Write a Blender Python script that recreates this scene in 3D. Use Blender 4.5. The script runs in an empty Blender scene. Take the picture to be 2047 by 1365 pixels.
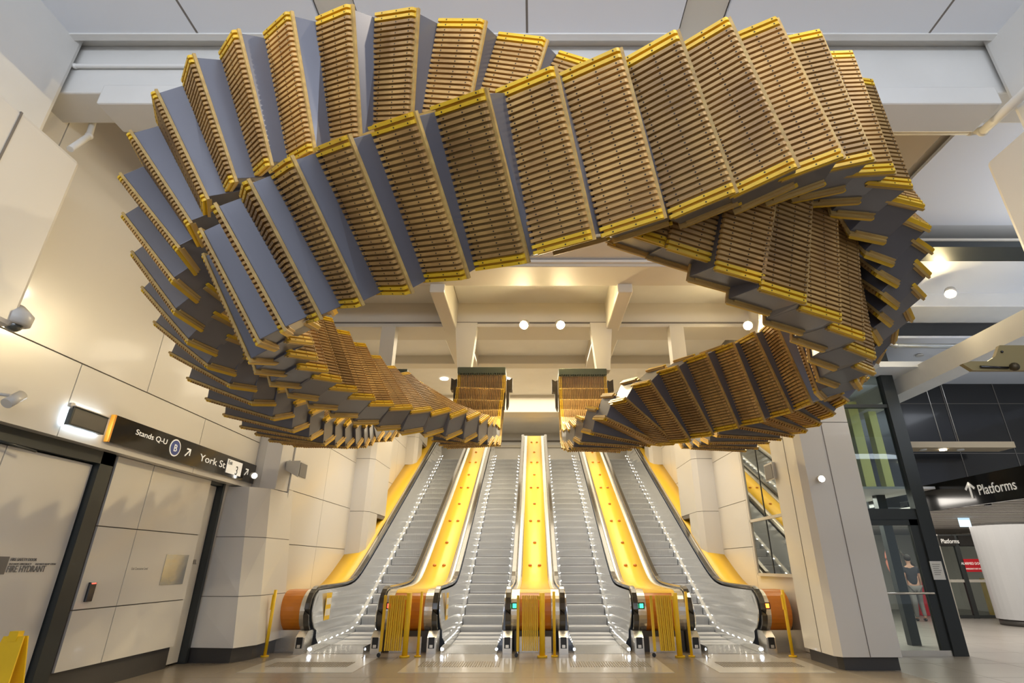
import bpy, bmesh, math, random
from mathutils import Vector, Matrix
random.seed(7)
PI = math.pi
SC = bpy.context.scene
COL = SC.collection
V = Vector

# ------------------------------------------------------------------ materials
MATS = {}
def mat(name, col, rough=.5, metal=0., noise=None, bump=None, emit=None, estr=0., coat=0., rnd=0., alpha=None, spec=None, trans=0.):
    if name in MATS: return MATS[name]
    m = bpy.data.materials.new(name); m.use_nodes = True
    nt = m.node_tree; b = nt.nodes['Principled BSDF']
    b.inputs['Base Color'].default_value = (*col, 1)
    b.inputs['Roughness'].default_value = rough
    b.inputs['Metallic'].default_value = metal
    if coat: b.inputs['Coat Weight'].default_value = coat; b.inputs['Coat Roughness'].default_value = .08
    if spec is not None: b.inputs['Specular IOR Level'].default_value = spec
    if emit: b.inputs['Emission Color'].default_value = (*emit, 1); b.inputs['Emission Strength'].default_value = estr
    if trans: b.inputs['Transmission Weight'].default_value = trans; b.inputs['IOR'].default_value = 1.1
    last = None
    tc = nt.nodes.new('ShaderNodeTexCoord')
    if noise:      # (scale vector, amount, dark colour)
        sc, amt, c2 = noise
        mp = nt.nodes.new('ShaderNodeMapping'); mp.inputs['Scale'].default_value = sc
        nt.links.new(tc.outputs['Object'], mp.inputs['Vector'])
        n = nt.nodes.new('ShaderNodeTexNoise'); n.inputs['Detail'].default_value = 6; n.inputs['Scale'].default_value = 1
        nt.links.new(mp.outputs['Vector'], n.inputs['Vector'])
        if rnd:
            oi = nt.nodes.new('ShaderNodeObjectInfo'); ad = nt.nodes.new('ShaderNodeVectorMath'); ad.operation = 'SCALE'
            ad.inputs['Scale'].default_value = 37.
            cm = nt.nodes.new('ShaderNodeCombineXYZ')
            for i in range(3): nt.links.new(oi.outputs['Random'], cm.inputs[i])
            nt.links.new(cm.outputs[0], ad.inputs[0]); nt.links.new(ad.outputs[0], mp.inputs['Location'])
        rp = nt.nodes.new('ShaderNodeValToRGB')
        rp.color_ramp.elements[0].position = .5 - amt; rp.color_ramp.elements[1].position = .5 + amt
        rp.color_ramp.elements[0].color = (*c2, 1); rp.color_ramp.elements[1].color = (*col, 1)
        nt.links.new(n.outputs['Fac'], rp.inputs['Fac']); last = rp.outputs['Color']
        if rnd:
            hs = nt.nodes.new('ShaderNodeHueSaturation')
            mr = nt.nodes.new('ShaderNodeMapRange'); mr.inputs['To Min'].default_value = 1 - rnd; mr.inputs['To Max'].default_value = 1 + rnd
            nt.links.new(oi.outputs['Random'], mr.inputs['Value']); nt.links.new(mr.outputs[0], hs.inputs['Value'])
            nt.links.new(last, hs.inputs['Color']); last = hs.outputs['Color']
        nt.links.new(last, b.inputs['Base Color'])
    if bump:       # (kind, scale vec, strength)
        kind, sc, st = bump
        mp = nt.nodes.new('ShaderNodeMapping'); mp.inputs['Scale'].default_value = sc
        nt.links.new(tc.outputs['Object'], mp.inputs['Vector'])
        if kind == 'ripple':
            n = nt.nodes.new('ShaderNodeTexWave'); n.bands_direction = 'Z'; n.inputs['Scale'].default_value = 1; n.inputs['Distortion'].default_value = 1.2; n.inputs['Detail Scale'].default_value = .8
        elif kind == 'wave':
            n = nt.nodes.new('ShaderNodeTexWave'); n.bands_direction = 'X'; n.inputs['Scale'].default_value = 1
        else:
            n = nt.nodes.new('ShaderNodeTexNoise'); n.inputs['Scale'].default_value = 1
        nt.links.new(mp.outputs['Vector'], n.inputs['Vector'])
        bp = nt.nodes.new('ShaderNodeBump'); bp.inputs['Strength'].default_value = st; bp.inputs['Distance'].default_value = .01
        nt.links.new(n.outputs['Fac'], bp.inputs['Height']); nt.links.new(bp.outputs[0], b.inputs['Normal'])
    MATS[name] = m
    return m

wood   = mat('weathered wood slat', (.60, .365, .115), .5, noise=((3, 3, 40), .25, (.24, .125, .04)), rnd=.3)
woodL  = mat('pale wood board', (.58, .40, .13), .5, noise=((4, 25, 25), .3, (.34, .21, .07)), rnd=.15)
yell   = mat('worn yellow paint', (.80, .52, .02), .42, noise=((6, 6, 6), .3, (.62, .36, .015)), rnd=.12)
casing = mat('blue grey lacquered aluminium', (.14, .142, .17), .34, .3, coat=.25)
screw  = mat('dark screw', (.04, .035, .03), .5, .5)
ironM  = mat('dark bronze casting', (.10, .075, .04), .45, .6, noise=((8, 8, 8), .3, (.05, .04, .025)))
combM  = mat('olive painted comb plate', (.075, .085, .055), .4, .3)
white  = mat('white wall cladding', (.70, .67, .615), .28, coat=.25, noise=((.5, .5, .5), .4, (.66, .63, .575)))
whiteC = mat('white painted concrete', (.74, .73, .70), .55, noise=((1.5, 1.5, 1.5), .3, (.66, .65, .62)))
whiteP = mat('cool white ceiling panel', (.74, .76, .80), .5)
seam   = mat('panel joint', (.18, .16, .14), .8)
beige  = mat('beige painted metal', (.60, .56, .48), .5)
greyP  = mat('charcoal frame paint', (.035, .04, .04), .35, .2)
black  = mat('black panel', (.012, .012, .013), .22, coat=.4)
blackR = mat('black rubber', (.012, .012, .012), .32)
railM  = mat('glossy handrail rubber', (.05, .045, .038), .16, coat=.6)
signK  = mat('glossy black sign', (.012, .011, .010), .15, coat=.5)
steel  = mat('brushed steel', (.74, .71, .64), .26, .75, bump=('noise', (2, 60, 60), .05))
steelP = mat('polished steel balustrade', (.88, .90, .92), .16, .75, bump=('ripple', (.5, .5, 1.6), .55))
stepM  = mat('ribbed aluminium step', (.88, .89, .90), .45, .05, bump=('wave', (70, 1, 1), .8))
combS  = mat('comb landing steel', (.50, .49, .46), .25, .8)
deckY  = mat('yellow laminate deck', (.86, .53, .03), .42, coat=.12)
drumO  = mat('orange laminate end drum', (.66, .22, .012), .34, noise=((5, 5, 5), .3, (.52, .16, .01)), coat=.3)
barY   = mat('yellow powder coat', (.86, .54, .01), .42)
studM  = mat('bronze tactile stud', (.26, .21, .14), .35, .6)
floorM = mat('beige stone floor tile', (.29, .245, .19), .26, noise=((.9, .9, .9), .3, (.24, .205, .16)), coat=.15)
floorG = mat('grey stone floor tile', (.27, .25, .225), .3, noise=((.9, .9, .9), .3, (.22, .205, .185)))
plateM = mat('pale stone landing plate', (.56, .52, .45), .16, coat=.4)
plinth = mat('dark stone skirting', (.06, .055, .05), .4)
galv   = mat('galvanised pipe', (.50, .52, .52), .3, .8)
ledM   = mat('led lamp', (1, 1, 1), .5, emit=(1, .95, .86), estr=22.)
ledC   = mat('cool led lamp', (1, 1, 1), .5, emit=(.75, .85, 1), estr=16.)
ledW   = mat('warm spot lamp', (1, 1, 1), .5, emit=(1, .80, .42), estr=900.)
redL   = mat('red indicator', (.3, .01, .01), .4, emit=(1, .05, .03), estr=6.)
grnL   = mat('green indicator', (.01, .3, .1), .4, emit=(.05, 1, .35), estr=3.)
orgL   = mat('orange indicator', (.5, .08, .01), .4, emit=(1, .16, .02), estr=7.)
textW  = mat('white sign lettering', (.85, .83, .78), .4, emit=(1, .95, .85), estr=.25)
textG  = mat('grey door lettering', (.16, .15, .14), .5)
blueS  = mat('blue sign disc', (.03, .06, .30), .35)
orgE   = mat('orange sign edge', (.85, .35, .02), .4)
redS   = mat('red sign', (.55, .01, .02), .4)
paper  = mat('white paper', (.75, .75, .73), .7)
darkG  = mat('dark glossy glass', (.05, .06, .055), .06, .0, spec=1., coat=1.)
mirr   = mat('tinted mirror glass', (.42, .44, .42), .03, 1.)
camW   = mat('pale grey camera housing', (.62, .60, .56), .35)
skin   = mat('skin', (.50, .28, .19), .55)
shirt  = mat('dark shirt cloth', (.02, .02, .025), .8)
trous  = mat('grey trouser cloth', (.16, .15, .14), .8)
hairM  = mat('dark hair', (.02, .014, .01), .6)
platP  = mat('brushed steel plate', (.42, .42, .40), .22, 1., bump=('noise', (4, 4, 8), .4))
cream  = mat('cream backlit panel', (.70, .62, .45), .5)
brownB = mat('tan beam underside', (.42, .33, .21), .6)
def glass_mat():
    m = bpy.data.materials.new('clear window glass'); m.use_nodes = True
    nt = m.node_tree; nt.nodes.remove(nt.nodes['Principled BSDF'])
    o = nt.nodes['Material Output']
    t = nt.nodes.new('ShaderNodeBsdfTransparent'); t.inputs[0].default_value = (.86, .92, .90, 1)
    g = nt.nodes.new('ShaderNodeBsdfGlossy'); g.inputs['Roughness'].default_value = .02
    fr = nt.nodes.new('ShaderNodeFresnel'); fr.inputs[0].default_value = 1.5
    mx = nt.nodes.new('ShaderNodeMixShader')
    nt.links.new(fr.outputs[0], mx.inputs[0]); nt.links.new(t.outputs[0], mx.inputs[1]); nt.links.new(g.outputs[0], mx.inputs[2])
    nt.links.new(mx.outputs[0], o.inputs[0]); return m
glassM = glass_mat()

# ------------------------------------------------------------------ mesh helpers
class MB:
    def __init__(s): s.bm = bmesh.new(); s.mats = []
    def mi(s, m):
        if m not in s.mats: s.mats.append(m)
        return s.mats.index(m)
    def box(s, lo, hi, m, bevel=0.):
        c = [(lo[i] + hi[i]) / 2 for i in range(3)]; d = [abs(hi[i] - lo[i]) for i in range(3)]
        return s.obox(c, (1, 0, 0), (0, 1, 0), (0, 0, 1), d, m, bevel)
    def obox(s, c, ux, uy, uz, d, m, bevel=0.):
        c = V(c); ux, uy, uz = V(ux) * d[0] / 2, V(uy) * d[1] / 2, V(uz) * d[2] / 2
        vs = [s.bm.verts.new(c + ux * a + uy * b + uz * e) for e in (-1, 1) for b in (-1, 1) for a in (-1, 1)]
        i = s.mi(m); fs = []
        for q in ((0, 2, 3, 1), (4, 5, 7, 6), (0, 1, 5, 4), (2, 6, 7, 3), (0, 4, 6, 2), (1, 3, 7, 5)):
            f = s.bm.faces.new([vs[k] for k in q]); f.material_index = i; fs.append(f)
        if bevel:
            es = list({e for f in fs for e in f.edges})
            r = bmesh.ops.bevel(s.bm, geom=es, offset=bevel, segments=2, affect='EDGES', profile=.5)
            for f in r['faces']: f.material_index = i
        return s
    def prism(s, pts, vec, m):          # closed polygon pts swept along vec
        i = s.mi(m); vec = V(vec)
        a = [s.bm.verts.new(V(p)) for p in pts]; b = [s.bm.verts.new(V(p) + vec) for p in pts]
        n = len(a)
        for f in (a[::-1], b): s.bm.faces.new(f).material_index = i
        for k in range(n): s.bm.faces.new((a[k], a[(k + 1) % n], b[(k + 1) % n], b[k])).material_index = i
        return s
    def tube(s, path, r, m, seg=12, caps=True, prof=None, up=(0, 0, 1)):
        i = s.mi(m); P = [V(p) for p in path]; rings = []
        u0 = V(up)
        for k, p in enumerate(P):
            t = (P[min(k + 1, len(P) - 1)] - P[max(k - 1, 0)]).normalized()
            x = t.cross(u0)
            if x.length < 1e-4: x = t.cross(V((1, 0, 0)))
            x.normalize(); y = x.cross(t).normalized()
            rr = r[k] if isinstance(r, (list, tuple)) else r
            if prof: rings.append([s.bm.verts.new(p + x * a + y * b) for a, b in prof])
            else: rings.append([s.bm.verts.new(p + (x * math.cos(2 * PI * j / seg) + y * math.sin(2 * PI * j / seg)) * rr) for j in range(seg)])
        n = len(rings[0])
        for a, b in zip(rings, rings[1:]):
            for j in range(n):
                f = s.bm.faces.new((a[j], a[(j + 1) % n], b[(j + 1) % n], b[j])); f.material_index = i; f.smooth = not prof
        if caps:
            s.bm.faces.new(rings[0][::-1]).material_index = i; s.bm.faces.new(rings[-1]).material_index = i
        return s
    def ball(s, c, r, m, scale=(1, 1, 1), seg=16, half=None):
        i = s.mi(m); r_ = bmesh.ops.create_uvsphere(s.bm, u_segments=seg, v_segments=seg // 2, radius=r)
        vs = r_['verts']
        for v in vs: v.co = V((v.co.x * scale[0], v.co.y * scale[1], v.co.z * scale[2])) + V(c)
        for f in {f for v in vs for f in v.link_faces}: f.material_index = i; f.smooth = True
        return s
    def quad(s, pts, m):
        f = s.bm.faces.new([s.bm.verts.new(V(p)) for p in pts]); f.material_index = s.mi(m); return s
    def hull(s, pts, m):
        i = s.mi(m); vs = [s.bm.verts.new(V(p)) for p in pts]
        r = bmesh.ops.convex_hull(s.bm, input=vs)
        for g in r['geom']:
            if isinstance(g, bmesh.types.BMFace): g.material_index = i
        dead = [g for g in r['geom_interior'] + r['geom_unused'] if isinstance(g, bmesh.types.BMVert) and g.is_valid]
        if dead: bmesh.ops.delete(s.bm, geom=list(set(dead)), context='VERTS')
        return s
    def mesh(s, name):
        bmesh.ops.recalc_face_normals(s.bm, faces=s.bm.faces)
        me = bpy.data.meshes.new(name); s.bm.to_mesh(me); s.bm.free()
        for m in s.mats: me.materials.append(m)
        return me
    def build(s, name, parent=None):
        return link(name, s.mesh(name), parent)
def link(name, me, parent=None, mw=None):
    o = bpy.data.objects.new(name, me); COL.objects.link(o)
    if mw is not None: o.matrix_world = mw
    if parent: par(o, parent)
    return o
def par(o, p):
    o.parent = p
    M = Matrix.Identity(4); q = p
    while q is not None: M = q.matrix_basis.copy() @ M if q.parent is None else q.matrix_parent_inverse @ q.matrix_basis @ M; q = q.parent
    o.matrix_parent_inverse = M.inverted()
def thing(name, label, cat, loc=(0, 0, 0), group=None):
    o = bpy.data.objects.new(name, None); COL.objects.link(o); o.location = loc; o.empty_display_size = .1
    return tag(o, label, cat, group)
def tag(o, label, cat, group=None):
    o['label'] = label; o['category'] = cat
    if group: o['group'] = group
    return o
def struct(o, label=None):
    o['kind'] = 'structure'
    if label: o['label'] = label
    return o
def text(name, s, size, loc, right, up, m, parent, sx=1., align='LEFT', depth=.002):
    cu = bpy.data.curves.new(name, 'FONT'); cu.body = s; cu.size = size; cu.align_x = align; cu.extrude = depth
    t = bpy.data.objects.new('tmp', cu); COL.objects.link(t)
    dg = bpy.context.evaluated_depsgraph_get(); dg.update()
    me = bpy.data.meshes.new_from_object(t.evaluated_get(dg)); bpy.data.objects.remove(t); bpy.data.curves.remove(cu)
    me.name = name; me.materials.clear(); me.materials.append(m)
    r = V(right).normalized(); u = V(up).normalized(); n = r.cross(u)
    M = Matrix((( r.x * sx, u.x, n.x, loc[0]), (r.y * sx, u.y, n.y, loc[1]), (r.z * sx, u.z, n.z, loc[2]), (0, 0, 0, 1)))
    me.transform(M)
    return link(name, me, parent)

# ------------------------------------------------------------------ camera (eye 1.5 m, 22.8 degrees up)
EYE = 1.5; PITCH = math.radians(22.8)
cam = bpy.data.cameras.new('camera'); co = bpy.data.objects.new('camera', cam); COL.objects.link(co)
co.location = (0, 0, EYE); co.rotation_euler = (PI / 2 + PITCH, 0, 0)
cam.lens = 1064 / 2047 * 36; cam.sensor_width = 36; cam.shift_x = (1023.5 - 1066) / 2047; cam.clip_start = .05
SC.camera = co
def pt(px, py, X=None, Y=None, Z=None):
    """point of a plane X=, Y= or Z= (metres) sighted at a pixel of the survey photograph"""
    x = (px - 1066) / 1064; y = (682.5 - py) / 1064; c, s = math.cos(PITCH), math.sin(PITCH)
    d = V((x, c - y * s, s + y * c))
    t = X / d.x if X is not None else (Y / d.y if Y is not None else (Z - EYE) / d.z)
    return V((0, 0, EYE)) + d * t

# ================================================================== THE SUSPENDED SCULPTURE
UN = {'one':{'i0':-29,'u':[[-1.075,10.677,4.992,-0.001,0.137,-0.991,-1.0,-0.002,0.001],
[-1.089,10.616,4.683,-0.044,0.072,-0.996,-0.998,0.039,0.047],
[-1.111,10.523,4.384,-0.051,-0.072,-0.996,-0.997,0.063,0.047],
[-1.122,10.37,4.106,-0.002,-0.304,-0.953,-0.999,0.035,-0.009],
[-1.117,10.139,3.891,0.036,-0.585,-0.81,-0.999,0.003,-0.047],
[-1.109,9.847,3.763,0.027,-0.783,-0.622,-0.999,0.004,-0.048],
[-1.112,9.525,3.704,-0.028,-0.851,-0.524,-0.999,0.048,-0.025],
[-1.137,9.192,3.658,-0.099,-0.807,-0.583,-0.994,0.104,0.024],
[-1.177,8.846,3.611,-0.174,-0.824,-0.538,-0.984,0.132,0.116],
[-1.246,8.478,3.605,-0.293,-0.81,-0.508,-0.952,0.196,0.236],
[-1.353,8.101,3.625,-0.433,-0.774,-0.461,-0.883,0.261,0.391],
[-1.498,7.727,3.642,-0.541,-0.709,-0.451,-0.799,0.267,0.538],
[-1.673,7.366,3.636,-0.598,-0.703,-0.386,-0.714,0.248,0.655],
[-1.852,7.022,3.596,-0.622,-0.721,-0.305,-0.65,0.258,0.715],
[-2.016,6.661,3.588,-0.612,-0.754,-0.239,-0.566,0.207,0.798],
[-2.149,6.276,3.585,-0.581,-0.783,-0.22,-0.494,0.124,0.861],
[-2.252,5.874,3.573,-0.555,-0.808,-0.198,-0.451,0.093,0.887],
[-2.326,5.462,3.56,-0.507,-0.842,-0.186,-0.43,0.06,0.901],
[-2.355,5.054,3.552,-0.442,-0.882,-0.163,-0.408,0.037,0.912],
[-2.349,4.651,3.554,-0.376,-0.898,-0.227,-0.366,-0.082,0.927],
[-2.318,4.28,3.545,-0.289,-0.924,-0.25,-0.367,-0.134,0.92],
[-2.273,3.937,3.521,-0.121,-0.94,-0.32,-0.453,-0.234,0.86],
[-2.117,3.638,3.537,0.092,-0.964,-0.249,-0.491,-0.262,0.831],
[-1.879,3.395,3.552,0.297,-0.904,-0.308,-0.454,-0.417,0.788],
[-1.6,3.194,3.564,0.527,-0.788,-0.317,-0.383,-0.554,0.739],
[-1.294,3.013,3.589,0.659,-0.681,-0.317,-0.331,-0.642,0.692],
[-0.947,2.861,3.61,0.741,-0.594,-0.313,-0.279,-0.697,0.661],
[-0.593,2.745,3.647,0.82,-0.521,-0.236,-0.253,-0.699,0.669],
[-0.23,2.657,3.69,0.868,-0.475,-0.142,-0.235,-0.647,0.725],
[0.135,2.591,3.739,0.9,-0.435,0.018,-0.23,-0.439,0.869],
[0.511,2.525,3.804,0.907,-0.412,0.085,-0.255,-0.379,0.89],
[0.877,2.455,3.869,0.86,-0.493,0.131,-0.302,-0.286,0.909],
[1.2,2.435,3.968,0.852,-0.489,0.188,-0.317,-0.194,0.928],
[1.492,2.516,4.094,0.933,-0.271,0.238,-0.288,-0.164,0.943],
[1.816,2.691,4.244,0.978,-0.079,0.195,-0.205,-0.138,0.969],
[2.114,2.89,4.338,0.992,0.053,0.113,-0.108,-0.097,0.99],
[2.381,3.109,4.376,0.984,0.175,0.042,-0.04,-0.013,0.999],
[2.616,3.454,4.36,0.953,0.304,0.012,-0.081,0.217,0.973],
[2.814,3.774,4.317,0.903,0.429,-0.008,-0.164,0.363,0.917],
[2.973,4.043,4.249,0.837,0.547,-0.021,-0.254,0.423,0.87],
[3.105,4.324,4.166,0.779,0.626,-0.025,-0.328,0.442,0.835],
[3.241,4.576,4.129,0.745,0.667,0.012,-0.33,0.353,0.876],
[3.354,4.912,4.082,0.653,0.754,-0.068,-0.327,0.362,0.873],
[3.415,5.341,3.981,0.48,0.877,-0.033,-0.535,0.323,0.781],
[3.461,5.744,3.848,0.378,0.926,-0.003,-0.681,0.28,0.676],
[3.452,6.098,3.734,0.207,0.972,0.115,-0.693,0.063,0.718],
[3.415,6.472,3.657,0.099,0.987,0.129,-0.785,-0.003,0.62],
[3.365,6.855,3.591,-0.009,0.985,0.17,-0.877,-0.09,0.471],
[3.312,7.247,3.534,-0.041,0.982,0.186,-0.944,-0.099,0.316],
[3.281,7.651,3.503,-0.014,0.953,0.302,-0.986,-0.063,0.153],
[3.266,8.066,3.505,-0.027,0.933,0.358,-0.998,-0.046,0.045],
[3.253,8.489,3.519,-0.034,0.924,0.382,-0.999,-0.032,-0.012],
[3.255,8.914,3.546,0.004,0.903,0.429,-0.999,-0.014,0.039],
[3.24,9.342,3.602,-0.046,0.83,0.555,-0.997,-0.077,0.032],
[3.2,9.754,3.723,-0.08,0.69,0.719,-0.994,-0.112,-0.004],
[3.155,10.118,3.934,-0.07,0.459,0.886,-0.995,-0.091,-0.032],
[3.123,10.39,4.232,-0.043,0.177,0.983,-0.998,-0.051,-0.034],
[3.104,10.567,4.582,-0.018,-0.037,0.999,-1.0,-0.02,-0.019],
[3.098,10.678,4.951,0.0,-0.149,0.989,-1.0,0.001,0.0]]},'two':{'i0':-22,'u':[[-3.124,10.696,4.958,0.001,0.169,-0.986,-1.0,-0.001,-0.001],
[-3.122,10.629,4.627,0.003,0.038,-0.999,-1.0,0.002,-0.003],
[-3.122,10.497,4.317,-0.006,-0.212,-0.977,-1.0,0.011,0.004],
[-3.129,10.273,4.068,-0.03,-0.527,-0.849,-0.999,0.031,0.016],
[-3.146,9.975,3.91,-0.047,-0.74,-0.67,-0.999,0.048,0.017],
[-3.171,9.649,3.814,-0.054,-0.802,-0.595,-0.998,0.07,-0.005],
[-3.206,9.32,3.719,-0.032,-0.78,-0.625,-0.995,0.085,-0.054],
[-3.229,8.993,3.605,0.068,-0.807,-0.586,-0.998,-0.057,-0.037],
[-3.223,8.662,3.511,0.1,-0.826,-0.555,-0.994,-0.107,-0.019],
[-3.232,8.324,3.441,0.039,-0.831,-0.556,-0.998,-0.056,0.013],
[-3.259,7.984,3.389,-0.016,-0.836,-0.548,-0.998,-0.021,0.061],
[-3.281,7.646,3.345,-0.029,-0.839,-0.543,-0.997,-0.018,0.081],
[-3.298,7.3,3.325,-0.062,-0.849,-0.525,-0.989,-0.017,0.144],
[-3.33,6.942,3.328,-0.115,-0.86,-0.498,-0.985,0.032,0.172],
[-3.37,6.579,3.361,-0.177,-0.874,-0.452,-0.97,0.078,0.231],
[-3.411,6.219,3.427,-0.237,-0.901,-0.364,-0.949,0.135,0.284],
[-3.453,5.864,3.516,-0.272,-0.927,-0.257,-0.92,0.172,0.353],
[-3.478,5.512,3.627,-0.286,-0.941,-0.183,-0.877,0.18,0.446],
[-3.479,5.162,3.748,-0.268,-0.958,-0.099,-0.809,0.168,0.563],
[-3.442,4.814,3.886,-0.223,-0.975,-0.024,-0.734,0.151,0.662],
[-3.368,4.476,4.029,-0.143,-0.989,0.05,-0.693,0.136,0.708],
[-3.255,4.153,4.186,-0.028,-0.999,0.037,-0.688,0.046,0.724],
[-3.11,3.869,4.327,0.134,-0.988,0.074,-0.68,-0.037,0.733],
[-2.916,3.627,4.468,0.291,-0.957,0.002,-0.593,-0.178,0.785],
[-2.68,3.425,4.591,0.471,-0.882,-0.031,-0.457,-0.274,0.846],
[-2.396,3.263,4.706,0.638,-0.756,-0.146,-0.296,-0.415,0.86],
[-2.065,3.137,4.782,0.705,-0.682,-0.196,-0.204,-0.459,0.865],
[-1.702,3.035,4.818,0.779,-0.601,-0.181,-0.14,-0.448,0.883],
[-1.318,2.975,4.808,0.835,-0.475,-0.279,-0.015,-0.525,0.851],
[-0.925,2.951,4.759,0.873,-0.359,-0.33,0.098,-0.534,0.84],
[-0.536,2.961,4.686,0.904,-0.249,-0.348,0.208,-0.455,0.866],
[-0.171,2.993,4.595,0.919,-0.16,-0.359,0.296,-0.318,0.901],
[0.141,3.019,4.458,0.808,-0.169,-0.564,0.522,-0.239,0.819],
[0.394,3.016,4.279,0.76,-0.211,-0.615,0.573,-0.23,0.787],
[0.626,2.998,4.108,0.833,-0.148,-0.534,0.49,-0.251,0.835],
[0.866,2.993,3.975,0.942,0.025,-0.335,0.328,-0.288,0.9],
[1.134,3.014,3.878,0.955,0.235,-0.183,0.251,-0.306,0.918],
[1.391,3.047,3.734,0.953,0.277,-0.124,0.196,-0.251,0.948],
[1.674,3.186,3.634,0.94,0.321,-0.113,0.174,-0.167,0.971],
[2.009,3.462,3.602,0.932,0.348,-0.099,0.138,-0.089,0.987],
[2.35,3.788,3.597,0.912,0.398,-0.094,0.133,-0.071,0.989],
[2.655,4.232,3.596,0.875,0.479,-0.071,0.078,0.005,0.997],
[2.87,4.71,3.591,0.806,0.592,0.005,-0.056,0.068,0.996],
[3.006,5.131,3.594,0.606,0.795,0.034,-0.11,0.042,0.993],
[2.958,5.534,3.596,0.066,0.993,0.098,-0.278,-0.076,0.958],
[2.829,5.88,3.599,-0.152,0.982,0.111,-0.342,-0.158,0.926],
[2.622,6.177,3.576,-0.325,0.939,0.108,-0.317,-0.216,0.923],
[2.344,6.431,3.558,-0.479,0.875,0.065,-0.375,-0.271,0.887],
[2.076,6.661,3.524,-0.447,0.887,0.118,-0.463,-0.343,0.818],
[1.806,6.914,3.486,-0.452,0.88,0.147,-0.568,-0.411,0.713],
[1.587,7.182,3.455,-0.414,0.899,0.145,-0.739,-0.425,0.522],
[1.414,7.486,3.427,-0.322,0.914,0.249,-0.872,-0.388,0.299],
[1.269,7.826,3.411,-0.286,0.905,0.314,-0.935,-0.336,0.116],
[1.161,8.187,3.414,-0.199,0.908,0.369,-0.975,-0.223,0.023],
[1.084,8.559,3.445,-0.143,0.876,0.461,-0.988,-0.156,-0.01],
[1.045,8.927,3.5,-0.105,0.855,0.509,-0.994,-0.1,-0.037],
[1.022,9.292,3.568,-0.051,0.859,0.51,-0.997,-0.077,0.03],
[1.012,9.647,3.666,-0.002,0.758,0.652,-0.998,-0.048,0.051],
[1.013,9.971,3.834,0.019,0.576,0.817,-0.999,-0.029,0.043],
[1.019,10.237,4.073,0.01,0.365,0.931,-1.0,-0.02,0.019],
[1.022,10.438,4.356,-0.006,0.2,0.98,-1.0,-0.015,-0.003],
[1.024,10.587,4.652,-0.002,0.041,0.999,-1.0,-0.003,-0.002],
[1.029,10.685,4.962,0.002,-0.117,0.993,-1.0,0.007,0.003]]}}
def tread_meshes(D, W):
    """slatted tread: x along the slats (protruding edge at +x), y across, face towards +z; z=0 is the casing face"""
    n = 28; pitch = W / n; b = MB(); yl = MB(); yr = MB()
    b.box((-D / 2 + .02, -W / 2 + .004, 0), (D / 2, W / 2 - .004, .022), woodL)
    b.box((-D / 2 + .02, -W / 2 + .02, -.02), (D / 2 - .05, W / 2 - .02, 0), woodL)
    for k in range(n):
        y = -W / 2 + (k + .5) * pitch; w = .0195
        t = yl if k < 2 else (yr if k > n - 3 else b); m = wood if t is b else yell
        z0, z1 = .022, .052
        x0, x1 = -D / 2, D / 2 - .016
        t.prism([(x0, y - w / 2, z0), (x1, y - w / 2, z0), (x1 - .004, y - w / 2, z1 - .012), (x1 - .016, y - w / 2, z1), (x0 + .008, y - w / 2, z1), (x0, y - w / 2, z1 - .008)], (0, w, 0), m)
        for x in (-D * .30, 0.02, D * .36):
            t.box((x - .004, y - .004, z1 - .001), (x + .004, y + .004, z1 + .0015), screw)
    for sgn in (-1, 1):      # paint on the board between the two end slats
        y = sgn * (W / 2 - pitch)
        (yl if sgn < 0 else yr).box((-D / 2 + .022, y - pitch * .9, .0215), (D / 2 - .016, y + pitch * .9, .0235), yell)
    return b.mesh('wooden_tread'), yl.mesh('yellow_edge_slats'), yr.mesh('yellow_edge_slats')
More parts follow.
